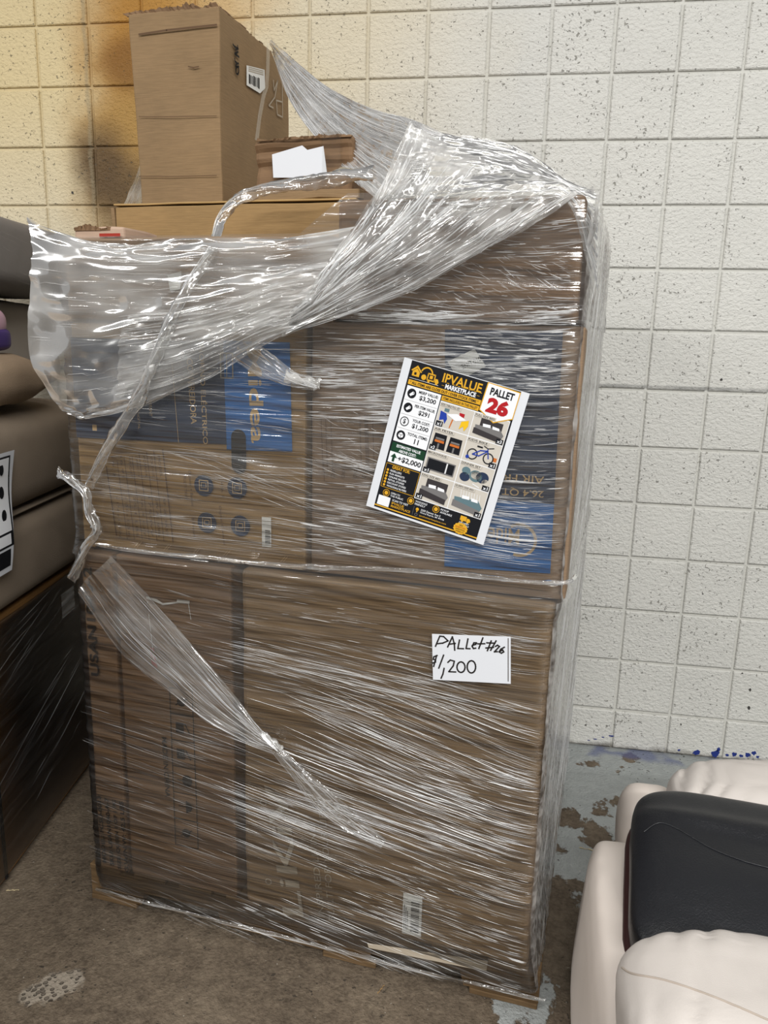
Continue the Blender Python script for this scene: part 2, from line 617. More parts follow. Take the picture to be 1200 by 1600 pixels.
def chip(u, v, w, h, m, seed, n=14):
    d = ray(u, v)
    k = (-0.0042 - CAM[1]) / d[1]
    P = CAM + k * d
    rr = random.Random(seed)
    pts = []
    for i in range(n):
        a = 2 * math.pi * i / n
        q = rr.uniform(0.55, 1.1)
        pts.append((w / 2 * q * math.cos(a), h / 2 * q * math.sin(a)))
    vs = [(x, 0, z) for x, z in pts] + [(x, 0.0008, z) for x, z in pts]
    fs = [tuple(range(n))[::-1]] + [(i, (i + 1) % n, n + (i + 1) % n, n + i) for i in range(n)]
    o = mesh_obj('paint_chip', vs, fs, m, wall)
    o.location = P


for i, (u, v, w, h) in enumerate([(986, 1140, .016, .012), (976, 1143, .012, .006), (966, 1147, .014, .006), (955, 1150, .022, .007), (942, 1152, .014, .006),
                                  (930, 1155, .016, .005), (920, 1157, .012, .004), (984, 1147, .007, .012), (1033, 1168, .026, .018), (1061, 1172, .012, .010),
                                  (1088, 1176, .034, .026), (1118, 1178, .036, .034), (1123, 1171, .014, .022), (1136, 1180, .018, .014), (1147, 1179, .022, .020),
                                  (1158, 1181, .020, .014), (1168, 1180, .024, .024), (1178, 1177, .018, .020), (1184, 1183, .014, .014)]):
    chip(u, v, w, h, M_BLUECHIP, i + 3)
for i, (u, v, w, h) in enumerate([(915, 1133, .009, .007), (933, 1134, .006, .005), (1040, 1132, .014, .005), (1064, 1132, .007, .010), (1096, 1158, .006, .005),
                                  (1127, 593, .011, .013), (1172, 1078, .010, .014), (1170, 1106, .014, .018), (1160, 1052, .008, .006), (1098, 928, .009, .006),
                                  (113, 301, .012, .012)]):
    chip(u, v, w, h, M_DARKCHIP, i + 40)


def floor_material():
    m, out, nd, ln = mat('worn_concrete_floor')
    pos = nd('NewGeometry').outputs['Position']
    sep = nd('SeparateXYZ', ins={0: pos})
    X, Y = sep.outputs[0], sep.outputs[1]
    n1 = noise_n(nd, pos, 2.2, 6, 0.6)
    n2 = noise_n(nd, pos, 26, 5, 0.65)
    conc = ramp(nd, ln, n1, [(0.30, srgb(60, 50, 40)), (0.5, srgb(98, 85, 70)), (0.68, srgb(132, 119, 101))])
    conc = mixc(nd, 0.4, conc, ramp(nd, ln, noise_n(nd, pos, 110, 3), [(0.35, srgb(62, 53, 43)), (0.65, srgb(140, 126, 108))]))
    conc = mixc(nd, 0.4, conc, ramp(nd, ln, n2, [(0.3, srgb(56, 47, 39)), (0.6, srgb(114, 101, 86)), (0.8, srgb(140, 128, 111))]))
    # grey floor paint, worn through in patches: mostly along the wall and the right side
    pn = noise_n(nd, pos, 3.4, 7, 0.62, 0.3)
    bias = mth(nd, 'ADD', nd('MapRange', ins={0: X, 1: -0.4, 2: 0.75, 3: -0.16, 4: 0.07}).outputs[0],
               nd('MapRange', ins={0: Y, 1: -0.6, 2: -0.15, 3: 0.0, 4: 0.05}).outputs[0])
    pf = nd('MapRange', ins={0: mth(nd, 'ADD', pn, bias), 1: 0.515, 2: 0.53, 3: 0, 4: 1}).outputs[0]
    paint = mixc(nd, noise_n(nd, pos, 30, 4), srgb(140, 144, 144), srgb(176, 180, 178))
    col = mixc(nd, pf, conc, paint)
    bl = nd('MapRange', ins={0: mth(nd, 'ADD', Y, mth(nd, 'MULTIPLY', noise_n(nd, pos, 8, 3), 0.1)), 1: -0.03, 2: 0.0, 3: 0, 4: 0.6}).outputs[0]
    col = mixc(nd, mth(nd, 'MULTIPLY', bl, nd('MapRange', ins={0: noise_n(nd, pos, 5, 2), 1: 0.48, 2: 0.56, 3: 0, 4: 1}).outputs[0]), col, srgb(84, 94, 140))
    # dark specks of dirt
    sp = nd('MapRange', ins={0: mth(nd, 'ADD', noise_n(nd, pos, 60, 3), mth(nd, 'MULTIPLY', noise_n(nd, pos, 4, 2), 0.3)), 1: 0.825, 2: 0.86, 3: 0, 4: 0.75}).outputs[0]
    col = mixc(nd, sp, col, srgb(40, 36, 31))
    ws = nd('MapRange', ins={0: noise_n(nd, nd('Mapping', ins={'Vector': pos, 'Location': (3, 5, 0)}).outputs[0], 75, 2), 1: 0.74, 2: 0.77, 3: 0, 4: 0.6}).outputs[0]
    col = mixc(nd, ws, col, srgb(196, 190, 178))
    # a pale, pitted spall near the front left
    dx = mth(nd, 'SUBTRACT', X, -0.855)
    dy = mth(nd, 'SUBTRACT', Y, -1.44)
    a = mth(nd, 'DIVIDE', mth(nd, 'ADD', mth(nd, 'MULTIPLY', dx, 0.8), mth(nd, 'MULTIPLY', dy, 0.6)), 0.075)
    b_ = mth(nd, 'DIVIDE', mth(nd, 'SUBTRACT', mth(nd, 'MULTIPLY', dy, 0.8), mth(nd, 'MULTIPLY', dx, 0.6)), 0.045)
    rr = mth(nd, 'ADD', mth(nd, 'ADD', mth(nd, 'MULTIPLY', a, a), mth(nd, 'MULTIPLY', b_, b_)), mth(nd, 'MULTIPLY', mth(nd, 'SUBTRACT', noise_n(nd, pos, 40, 4), 0.5), 2.2))
    sf = nd('MapRange', ins={0: rr, 1: 1.1, 2: 0.6, 3: 0, 4: 0.75}).outputs[0]
    col = mixc(nd, sf, col, srgb(158, 148, 134))
    hole = nd('TexVoronoi', ins={'Vector': pos, 'Scale': 75}).outputs['Distance']
    hf = mth(nd, 'MULTIPLY', nd('MapRange', ins={0: hole, 1: 0.46, 2: 0.36, 3: 0, 4: 0.9}).outputs[0], sf)
    col = mixc(nd, hf, col, srgb(66, 58, 50))
    h = mth(nd, 'ADD', mth(nd, 'ADD', mth(nd, 'ADD', n2, noise_n(nd, pos, 140, 3)), mth(nd, 'MULTIPLY', pf, 0.5)), mth(nd, 'MULTIPLY', hf, -2.0))
    bump = nd('Bump', ins={'Strength': 0.9, 'Distance': 0.005, 'Height': h})
    rg = nd('MapRange', ins={0: pf, 1: 0, 2: 1, 3: 0.8, 4: 0.45}).outputs[0]
    b = nd('BsdfPrincipled', ins={'Base Color': col, 'Roughness': rg, 'Specular IOR Level': 0.3, 'Normal': bump.outputs[0]})
    ln(b.outputs[0], out.inputs[0])
    return m


fl = mesh_obj('floor', [(-3.4, -5.0, FLOOR_Z), (2.8, -5.0, FLOOR_Z), (2.8, 0.10, FLOOR_Z), (-3.4, 0.10, FLOOR_Z)], [(0, 1, 2, 3)], floor_material())
tag(fl, 'worn concrete floor with patches of peeling grey paint', None, None, 'structure')

# ------------------------------------------------------------------ shared materials
M_KRAFT = card('kraft_cardboard', srgb(140, 115, 84))
M_KRAFT_DARK = card('dark_kraft_cardboard', srgb(126, 99, 73))
M_KRAFT_WARM = card('warm_kraft_cardboard', srgb(154, 125, 84))
M_KRAFT_GREY = card('grey_kraft_cardboard', srgb(140, 117, 94))
M_EDGE = card('corrugated_edge', srgb(180, 148, 98))
M_NAVY = flat('navy_ink', srgb(38, 52, 78), 0.6)
M_BLUE = flat('blue_ink', srgb(38, 104, 168), 0.6)
M_TAN = flat('tan_ink', srgb(204, 172, 124), 0.7)
M_INK = flat('black_ink', srgb(34, 30, 28), 0.7)
M_GREYINK = flat('pale_grey_ink', srgb(176, 164, 146), 0.7)
M_BROWNINK = flat('brown_ink', srgb(96, 72, 50), 0.7)
M_REDINK = flat('red_ink', srgb(160, 50, 36), 0.7)
M_PAPER = flat('white_paper', srgb(222, 225, 231), 0.5, 0.4)
M_LABEL = flat('white_label_stock', srgb(226, 226, 222), 0.5, 0.4)
M_GAP = flat('shadowed_slot', srgb(26, 24, 24), 0.9)  # near-black that paints the shade of slots, gaps and seams
M_PINE = wood('pallet_pine', srgb(112, 90, 64))
PN = {'navy_ink': 'printed_band', 'blue_ink': 'printed_panel', 'white_label_stock': 'sticker', 'white_paper': 'sticker'}


def barcode(P, x0, y0, x1, y1, layer, vertical=True, n=18, seed=1, m=None):
    rr = random.Random(seed)
    k = 0.0
    w = (y1 - y0) if vertical else (x1 - x0)
    while k < w * 0.97:
        b = w * rr.choice((0.015, 0.03, 0.045))
        if vertical:
            P.rect(m or M_INK, x0, y0 + k, x1, y0 + min(w, k + b), layer)
        else:
            P.rect(m or M_INK, x0 + k, y0, x0 + min(w, k + b), y1, layer)
        k += b + w * rr.choice((0.015, 0.03, 0.04))


def carton(name, label, s0, s1, t0, t1, z0, z1, m, bev=0.006, nz=0.0022, seed=0, seam=True, rz=0.0, cat='carton'):
    o = thing(name, label, cat, ((s0 + s1) / 2, (t0 + t1) / 2, z0), rz=rz)
    w, d, h = s1 - s0, t1 - t0, z1 - z0
    bm_obj('carton_body', box_bm(-w / 2, w / 2, -d / 2, d / 2, 0, h, bev, 2, 10, nz, 7, seed), m, o, False)
    return o


# ------------------------------------------------------------------ pallet under the main load
pal = thing('pallet', 'wooden shipping pallet under the wrapped stack of cartons', 'pallet', (0, 0, 0))
PH = 0.108
for k, t0 in enumerate((0.0, 0.47, 0.94)):
    prof = [(0, 0.012), (0.155, 0.012), (0.165, 0.05), (0.385, 0.05), (0.395, 0.012), (0.80, 0.012), (0.81, 0.05), (1.03, 0.05), (1.04, 0.012), (1.218, 0.012), (1.218, 0.092), (0, 0.092)]
    vs_, fs_ = [], []
    bm = bmesh.new()
    ring = [bm.verts.new((x, t0, z)) for x, z in prof]
    f = bm.faces.new(ring)
    e = bmesh.ops.extrude_face_region(bm, geom=[f])
    for v in e['geom']:
        if isinstance(v, bmesh.types.BMVert):
            v.co.y += 0.04
    bmesh.ops.recalc_face_normals(bm, faces=bm.faces)
    bm_obj('stringer', bm, M_PINE, pal)
for s0, w in ((0.0, 0.14), (0.68, 0.14), (1.055, 0.162)):
    bm_obj('bottom_board', box_bm(s0, s0 + w, -0.004, 0.985, -0.003, 0.012, 0.002, 1, 2, 0.0015, 20, int(s0 * 10)), M_PINE, pal)
for i in range(9):
    x = i * 1.095 / 8
    bm_obj('deck_board', box_bm(x, x + 0.095, -0.004, 0.985, 0.0925, PH - 0.001, 0.002, 1, 2, 0.0010, 20, i), M_PINE, pal)

# ------------------------------------------------------------------ cartons of the load
TL = -0.014           # front of the lower tier (overhangs the pallet)
sA = px(128, 930, TL)[0]
s_gap = px(188, 1100, TL)[0]
s_m0, s_m1 = px(362, 930, TL)[0], px(376, 930, TL)[0]
s_r = px(866, 960, TL)[0]
zt = 0.999
c1 = carton('slim_carton', 'slim upright brown carton at left end of bottom tier, black stock lettering running up it', sA + 0.004, s_gap - 0.003, TL, 0.93, PH + .003, zt, M_KRAFT_DARK, seed=1)
c2 = carton('upright_carton', 'reddish brown upright carton with handling symbols, between slim carton and widest bottom carton', s_gap + 0.003, s_m0 - 0.004, TL + 0.006, 0.93, PH + .003, zt, M_KRAFT_DARK, seed=2)
c3 = carton('wide_carton', 'widest bottom-tier carton with pale grey vertical lettering and barcode label', s_m1, s_r, TL, 0.95, PH + .003, zt, M_KRAFT, 0.012, 0.003, seed=3)

f1 = Print((0, TL - 0.0048, 0), (1, 0, 0), (0, 0, 1), (0, -1, 0))


def P1(u, v): q = px(u, v, TL); return q[0], q[2]


def span(a, b):
    a, b = P1(*a), P1(*b)
    return (a[0] + b[0]) / 2, (a[1] + b[1]) / 2, math.hypot(b[0] - a[0], b[1] - a[1]), math.atan2(b[1] - a[1], b[0] - a[0])


x, y, w, a = span((151, 1055), (138, 885))
f1.text(M_INK, 'USAN1040-2', x, y, w, 0.026, a, 0, 0.03)
for i, (t_, uu) in enumerate((('MODEL: FCSU-0013', 163), ('SKU: USAN1040-A-7', 175), ('SIZE: QUEEN 1 OF 1 PC', 187), ('G.W/N.W: 42.5 LBS', 198))):
    x, y, w, a = span((uu + 2, 1346 + i * 5), (uu - 7, 1242 + i * 3))
    f1.text(M_INK, t_, x, y, w, 0.0125, a, 0, 0.03)
f1.emit(c1, PN)
f2 = Print((0, TL + 0.006 - 0.0048, 0), (1, 0, 0), (0, 0, 1), (0, -1, 0))
x, y, w, a = span((256, 1152), (262, 1246))
f2.text(M_INK, 'MADE IN CHINA', x, y, w, 0.014, a, 0, 0.02)
for i in range(6):
    va = 1080 + i * 41
    x0, y0 = P1(266 + i * 1.6, va + 34)
    x1, y1 = P1(300 + i * 1.6, va)
    f2.begin('handling_symbol')
    f2.stroke(M_INK, [(x0, y0), (x1, y0), (x1, y1), (x0, y1), (x0, y0)], 0.0022)
    cx, cy = (x0 + x1) / 2, (y0 + y1) / 2
    if i in (1, 2):
        f2.rect(M_INK, cx - .018, cy - .014, cx + .004, cy + .014)
        f2.stroke(M_INK, [(cx + .008, cy + .012), (cx + .02, cy - .012)], 0.003)
    elif i == 3:
        f2.disc(M_INK, cx + .008, cy, .014, .016)
        f2.stroke(M_INK, [(cx - .02, cy), (cx - .004, cy)], .003)
    elif i == 4:
        f2.poly(M_INK, [(cx + .002, cy - .018), (cx + .016, cy - .01), (cx + .02, cy), (cx + .016, cy + .01), (cx + .002, cy + .018)])
        f2.stroke(M_INK, [(cx + .002, cy), (cx - .018, cy)], .003)
    else:
        f2.disc(M_INK, cx, cy, .012)
        f2.stroke(M_INK, [(cx - .016, cy - .01), (cx + .016, cy + .01)], .003)
f2.begin('torn_sticker')
# torn end of a white sticker and its thin outline
x0, y0 = P1(228, 932); x1, y1 = P1(296, 939)
f2.poly(M_LABEL, [(x0, y0), (x0 + .03, y0 - .004), (x0 + .045, y0 - .012), (x1 - .035, y1 - .006), (x1 - .034, y1), (x1, y1), (x1 - .001, y1 - .008), (x1 - .03, y1 - .009), (x0 + .045, y0 - .017), (x0 + .02, y0 - .009), (x0, y0 - .007)])
f2.stroke(M_LABEL, [P1(294, 942), P1(298, 968)], .0015)
f2.stroke(M_LABEL, [P1(230, 940), P1(240, 1030)], .0012)
f2.begin()
f2.poly(M_REDINK, [P1(233, 1012), P1(240, 1012), P1(246, 1045), P1(238, 1045)])
f2.emit(c2, PN)
f3 = Print((0, TL - 0.0056, 0), (1, 0, 0), (0, 0, 1), (0, -1, 0))
x, y, w, a = span((460, 1428), (431, 1225))
f3.text(M_GREYINK, 'LiKiV', x, y, w, 0.056, a, 0, 0.012)
x, y, w, a = span((504, 1430), (488, 1285))
f3.text(M_GREYINK, 'INSPIRED LIVING', x, y, w, 0.017, a, 0)
x, y, w, a = span((520, 1436), (504, 1260))
f3.text(M_GREYINK, 'BUILT FOR YOUR LIFE', x, y, w, 0.017, a, 0)
for q in ((421, 1375), (413, 1252)):
    cx, cy = P1(*q)
    f3.ring(M_GREYINK, cx, cy, .009, .0028)
f3.begin('barcode_sticker')
x0, y0 = P1(629, 1455); x1, y1 = P1(661, 1399)
f3.rect(M_LABEL, x0, y0, x1, y1, 0)
barcode(f3, x0 + .020, y0 + .010, x1 - .006, y1 - .018, 1, True, seed=5)
for k in range(3):
    f3.stroke(M_INK, [(x0 + .004 + k * .004, y0 + .012), (x0 + .004 + k * .004, y1 - .03 - k * .008)], .0016, 1)
f3.emit(c3, PN)
# loose white shipping strip lying under the film at the foot of the wide carton
q = [px(574, 1474, TL - .012), px(762, 1502, TL - .012), px(760, 1518, TL - .012), px(576, 1481, TL - .012)]
b = off(c3)
mesh_obj('sticker', [np.array(p) - b for p in q] + [np.array(p) - b + np.array([0, .001, 0]) for p in q],
         [(3, 2, 1, 0), (4, 5, 6, 7), (0, 1, 5, 4), (1, 2, 6, 5), (2, 3, 7, 6), (3, 0, 4, 7)], M_GREYINK, c3)

# middle tier
ZM = 1.006
ml = carton('microwave_carton', 'brown carton printed with navy field, blue panel and round symbols, left of middle tier', 0.040, px(480, 700, 0)[0] - 0.003, 0.0, 0.92, ZM, px(300, 508)[2], M_KRAFT_WARM, 0.006, 0.002, seed=4)
mr = carton('air_fryer_carton', 'brown carton with navy and blue upright band and upside-down lettering, right of middle tier', px(484, 700, 0)[0] + 0.003, px(905, 700)[0] - 0.004, 0.0, 0.92, ZM, px(800, 508)[2], M_KRAFT_GREY, 0.006, 0.002, seed=5)
f4 = Print((0, -0.0046, 0), (1, 0, 0), (0, 0, 1), (0, -1, 0))


def P0(u, v): q = px(u, v, 0.0); return q[0], q[2]


def span0(a, b):
    a, b = P0(*a), P0(*b)
    return (a[0] + b[0]) / 2, (a[1] + b[1]) / 2, math.hypot(b[0] - a[0], b[1] - a[1]), math.atan2(b[1] - a[1], b[0] - a[0])


f4.poly(M_NAVY, [P0(122, 683), P0(356, 694), P0(350, 535), P0(112, 527)])
f4.poly(M_BLUE, [P0(356, 702), P0(458, 705), P0(454, 535), P0(350, 532)])
x, y, w, a = span0((398, 545), (405, 692))
f4.text(M_TAN, 'Midea', x, y, w, .034, a, 1, .02)
x, y, w, a = span0((317, 540), (324, 694))
f4.text(M_TAN, 'HORNO EL\u00c9CTRICO', x, y, w, .015, a, 1, .006)
x, y, w, a = span0((298, 560), (305, 662))
f4.text(M_TAN, 'CON FREIDORA', x, y, w, .015, a, 1, .006)
x, y, w, a = span0((234, 600), (238, 650))
f4.text(M_TAN, 'MULTI INSTANT', x, y, w, .007, a, 1)
x, y, w, a = span0((214, 600), (220, 670))
f4.text(M_TAN, '20 LITROS / DIGITAL', x, y, w, .006, a, 1)
f4.stroke(M_TAN, [P0(270, 560), P0(281, 692)], .0012, 1)
x0, y0 = P0(150, 668)
f4.rect(M_TAN, x0 - .006, y0 - .007, x0 + .006, y0 + .007, 1)
x0, y0 = P0(347, 590); x1, y1 = P0(365, 552)
f4.stroke(M_GREYINK, [(x0, y0), (x1, y0), (x1, y1), (x0, y1), (x0, y0)], .003, 2)
f4.stroke(M_GREYINK, [((x0 + x1) / 2, y0), ((x0 + x1) / 2, y1)], .002, 2)
for q in ((320, 758), (372, 762), (325, 816), (377, 821)):
    cx, cy = P0(*q)
    f4.begin('round_symbol')
    f4.disc(M_NAVY, cx, cy, .0245)
    f4.stroke(M_TAN, [(cx - .011, cy - .012), (cx + .011, cy - .012), (cx + .011, cy + .012), (cx - .011, cy + .012), (cx - .011, cy - .012)], .0018, 1)
    f4.stroke(M_TAN, [(cx - .006, cy - .005), (cx + .006, cy - .005), (cx + .006, cy + .006), (cx - .006, cy + .006), (cx - .006, cy - .005)], .0015, 1)
f4.begin()
for i, (uu, va, vb) in enumerate(((168, 728, 836), (185, 720, 842), (196, 715, 842), (208, 712, 842), (219, 708, 843), (231, 706, 844), (242, 704, 845), (256, 702, 846))):
    f4.stroke(M_BROWNINK, [P0(uu, va), P0(uu + 16, vb)], .0015 if i not in (0, 7) else .0026, 0)
for i, (t_, uu) in enumerate((('MODEL AF 20 3A5T', 250), ('VOLTAGE 120V AC 60Hz', 238), ('POWER 1750W', 227), ('CAPACITY 26.4 QT', 215), ('WEIGHT 25.1 LBS', 204), ('16.91 x 15.0 x 12.3 IN', 191), ('19.2 x 17.6 x 15.9 IN', 177))):
    x, y, w, a = span0((uu, 712), (uu + 4, 745))
    f4.text(M_BROWNINK, t_.split()[0], x, y, w, .006, a, 1)
    x, y, w, a = span0((uu + 8, 775), (uu + 13, 838))
    f4.text(M_BROWNINK, ' '.join(t_.split()[1:]), x, y, w, .006, a, 1)
for (t_, p_, q_) in (('Digital Control', (345, 790), (352, 850)), ('Drawer + Basket', (298, 735), (303, 790)), ('MULTI TRAY', (290, 742), (293, 780)), ('8 Preset', (303, 808), (306, 840)), ('4 in 1', (348, 752), (350, 775))):
    x, y, w, a = span0(p_, q_)
    f4.text(M_BROWNINK, t_, x, y, w, .007, a, 1)
for uu in (212, 258, 304, 350, 396, 440):
    vv = 846 + (uu - 212) * 0.1
    for k in (0, 4):
        f4.stroke(M_TAN, [P0(uu + k, vv + 8), P0(uu + k + 7, vv)], .0014, 0)
f4.begin('barcode_sticker')
x0, y0 = P0(411, 853); x1, y1 = P0(425, 808)
f4.rect(M_LABEL, x0, y0, x1, y1, 1)
barcode(f4, x0 + .008, y0 + .006, x1 - .002, y1 - .030, 2, True, seed=9)
f4.emit(ml, PN)
# hand slot: a flat near-black shape, the recess's shade put into colour
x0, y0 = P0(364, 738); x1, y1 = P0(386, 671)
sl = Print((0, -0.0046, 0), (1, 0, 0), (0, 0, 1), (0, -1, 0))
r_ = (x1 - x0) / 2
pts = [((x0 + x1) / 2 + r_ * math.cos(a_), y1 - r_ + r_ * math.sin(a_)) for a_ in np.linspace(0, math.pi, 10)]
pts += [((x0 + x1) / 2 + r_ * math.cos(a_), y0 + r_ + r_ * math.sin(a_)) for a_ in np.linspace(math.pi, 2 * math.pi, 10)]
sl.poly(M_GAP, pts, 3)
sl.emit(ml, {}, 'hand_slot')

f5 = Print((0, -0.0046, 0), (1, 0, 0), (0, 0, 1), (0, -1, 0))
f5.poly(M_NAVY, [P0(697, 775), P0(866, 787), P0(880, 517), P0(696, 515)])
f5.poly(M_BLUE, [P0(695, 884), P0(860, 895), P0(866, 787), P0(697, 775)])
x, y, w, a = span0((851, 750), (770, 744))
f5.text(M_TAN, 'AIR FRYER', x - .014, y, w * 1.25, .015, a, 1, .004)
x, y, w, a = span0((850, 771), (785, 766))
f5.text(M_TAN, '26.4 QT', x, y, w, .017, a, 1, .006)
x, y, w, a = span0((812, 838), (752, 834))
f5.text(M_TAN, 'Midea', x, y, w, .034, a, 1, .01)
cx, cy = P0(812, 843)
f5.begin('ring_emblem')
f5.ring(M_TAN, cx, cy, .036, .006, 1, a0=-1.9, a1=2.2)
f5.begin()
for uu in (503, 510, 518, 563, 571, 573, 575, 583):
    f5.stroke(M_BROWNINK, [P0(uu, 648 if uu > 540 else 655), P0(uu + 3, 735)], .0012, 0)
for uu in (521, 537, 556, 570):
    cx, cy = P0(uu, 743)
    f5.ring(M_BROWNINK, cx, cy, .0045, .0012)
    f5.ring(M_BROWNINK, cx + .001, cy + .011, .0035, .0012)
f5.stroke(M_BROWNINK, [P0(510, 752), P0(583, 757)], .0018)
f5.stroke(M_BROWNINK, [P0(507, 720), P0(508, 752)], .0012)
f5.begin('paper_sticker')
f5.poly(M_LABEL, [P0(700, 565), P0(742, 545), P0(760, 572), P0(718, 595)], 1)
x, y, w, a = span0((752, 560), (722, 574))
f5.text(M_INK, '010 LINE', x, y, w, .010, a, 2)
f5.emit(mr, PN)

# top tier
za = px(300, 508)[2] + 0.007
zA, zB = 1.733, px(900, 303)[2]
ca = carton('top_tier_carton', 'broad brown carton under milky loose film, left of top tier, beneath open tray carton', 0.034, 0.690, 0.0, 0.90, za, zA, M_KRAFT_GREY, 0.006, 0.003, seed=6)
cb = carton('top_tier_carton', 'dark brown carton under crumpled film at right end of top tier', 0.697, 1.188, 0.0, 0.93, px(800, 508)[2] + 0.004, zB, M_KRAFT_DARK, 0.010, 0.003, seed=7)
f6 = Print((0, -0.0058, 0), (1, 0, 0), (0, 0, 1), (0, -1, 0))
f6.poly(M_LABEL, [P0(264, 430), P0(286, 424), P0(284, 452), P0(268, 455)])
f6.emit(ca, PN)
# open tray carton with flaps
TC = 0.20
cs0, cs1 = px(181, 350, TC)[0], 0.668
zc = px(300, 318, TC)[2]
cc = carton('tray_carton', 'shallow yellowish carton on top tier with pale cut edge, carrying two smaller boxes', cs0, cs1, TC, 0.86, zA + 0.005, zc - 0.004, M_KRAFT_WARM, 0.003, 0.002, seed=8)
h = zc - zA - 0.006
bm_obj('flap', box_bm(-(cs1 - cs0) / 2 - .002, (cs1 - cs0) / 2 + .002, -.332, -.27, h + .0005, h + .0045, .0008, 1, 6, .0016, 9, 3), M_EDGE, cc)
bm_obj('flap', box_bm(-(cs1 - cs0) / 2 - .012, -(cs1 - cs0) / 2 - .003, -.33, .30, h - .075, h - .002, .001, 1, 4, .003, 14, 5), M_KRAFT, cc)

# tall carton standing on the tray
ts0, ts1, tt0, tt1 = px(226, 312, .36)[0] - .012, px(345, 200, .36)[0], 0.36, 0.80
zt0, zt1 = zc + 0.004, px(345, 8, .36)[2]
ct = thing('tall_carton', 'tall brown carton with torn open top standing highest on the stack', 'carton', ((ts0 + ts1) / 2, (tt0 + tt1) / 2, zt0))
w, d, h = ts1 - ts0, tt1 - tt0, zt1 - zt0
bm = box_bm(-w / 2, w / 2, -d / 2, d / 2, 0, h, 0.004, 2, 12, 0.0026, 9, 9)
for v in bm.verts:                       # it leans: the foot is narrower on its left
    if v.co.x < 0:
        v.co.x += 0.004 * (1 - v.co.z / h) - 0.016 * v.co.z / h
bm_obj('carton_body', bm, M_KRAFT, ct)
rr = random.Random(4)


def torn_strip(x0, y0, x1, y1, z, hgt, m, name, parent, lean=0.01, n=44):
    V_, F_ = [], []
    for i in range(n + 1):
        k = i / n
        x, y = x0 + (x1 - x0) * k, y0 + (y1 - y0) * k
        q = hgt * (.45 + .55 * mnoise.noise(Vector((x * 23 + z * 5, y * 23, z * 3)))) * rr.uniform(.75, 1.2)
        jx, jy = rr.uniform(-.004, .004), rr.uniform(-.004, .004)
        V_ += [(x, y, z), (x + jx - lean, y + jy, z + q), (x + jx - lean, y + jy + .004, z + q), (x, y + .004, z)]
    for i in range(n):
        a_, b_ = 4 * i, 4 * i + 4
        F_ += [(a_, b_, b_ + 1, a_ + 1), (a_ + 1, b_ + 1, b_ + 2, a_ + 2), (a_ + 2, b_ + 2, b_ + 3, a_ + 3), (a_ + 3, b_ + 3, b_, a_)]
    F_ += [(0, 1, 2, 3), (4 * n + 3, 4 * n + 2, 4 * n + 1, 4 * n)]
    return mesh_obj(name, V_, F_, m, parent)


torn_strip(-w / 2 - .020, -d / 2 + .002, w / 2, -d / 2 + .002, h - .004, .020, M_KRAFT_DARK, 'torn_flap', ct)
torn_strip(-w / 2 - .018, -d / 2 + .01, -w / 2 - .012, d / 2, h - .004, .022, M_KRAFT_DARK, 'torn_flap', ct, .012)
torn_strip(w / 2 - .003, -d / 2 + .01, w / 2 - .003, d / 2 - .10, h - .004, .012, M_KRAFT_DARK, 'torn_flap', ct, 0.0)
bm_obj('flap', box_bm(-w / 2 + .02, w / 2 - .01, -d / 2 + .03, -d / 2 + .17, h + .003, h + .008, .001, 1, 5, .006, 12, 8), M_KRAFT_DARK, ct)
f7 = Print((0, tt0 - 0.0052, 0), (1, 0, 0), (0, 0, 1), (0, -1, 0))


def Pt(u, v): q = px(u, v, tt0); return q[0], q[2]


for va, vb in ((55, 40), (276, 275), (183, 182)):
    f7.stroke(M_BROWNINK, [Pt(219, va), Pt(262, (va + vb) / 2 + 1), Pt(340, vb)], .0045 if va == 55 else .0018)
f7.stroke(M_BROWNINK, [Pt(296, 105), Pt(304, 107), Pt(312, 105)], .003)
f7.emit(ct, {}, 'crease')
f8 = Print((ts1 + 0.0042, 0, 0), (0, 1, 0), (0, 0, 1), (1, 0, 0), 0.0006)


def Ps(u, v): q = pxs(u, v, ts1 + 0.0042); return q[1], q[2]


hw = lambda pts: [Ps(330 + x / 8.57, 60 + y / 8.57) for x, y in pts]
for s_ in ([(288, 80), (312, 112), (350, 130)], [(350, 95), (358, 140), (322, 152)], [(358, 180), (312, 205), (370, 250)], [(340, 190), (330, 230)],
           [(310, 270), (318, 310), (345, 330)], [(365, 335), (330, 345), (325, 380), (368, 375)],
           [(347 + 20 * math.cos(k), 430 + 50 * math.sin(k)) for k in np.linspace(0, 6.28, 14)]):
    f8.stroke(M_INK, hw(s_), .005)
f8.begin('barcode_sticker')
f8.poly(M_LABEL, [Ps(385, 102), Ps(413, 109), Ps(414, 138), Ps(406, 146), Ps(385, 133)])
for k in range(7):
    f8.stroke(M_INK, [Ps(389.5 + k * 2.4, 118 + k * .9), Ps(389.5 + k * 2.4, 129 + k * 1.3)], .0045 if k % 3 else .009, 1)
for k in range(3):
    f8.stroke(M_GREYINK, [Ps(388, 104.5 + k * 3), Ps(411, 111 + k * 3)], .0022, 1)
f8.emit(ct, PN)
f9 = Print((ts1 + 0.0042, 0, 0), (0, 1, 0), (0, 0, 1), (1, 0, 0), 0.0006)
f9.stroke(M_GREYINK, hw([(950, 590), (955, 1055), (885, 1020), (870, 830), (945, 850)]), .004)
f9.stroke(M_GREYINK, hw([(830, 560), (840, 700), (890, 560), (850, 790), (770, 900), (830, 930)]), .004)
f9.emit(ct, {})
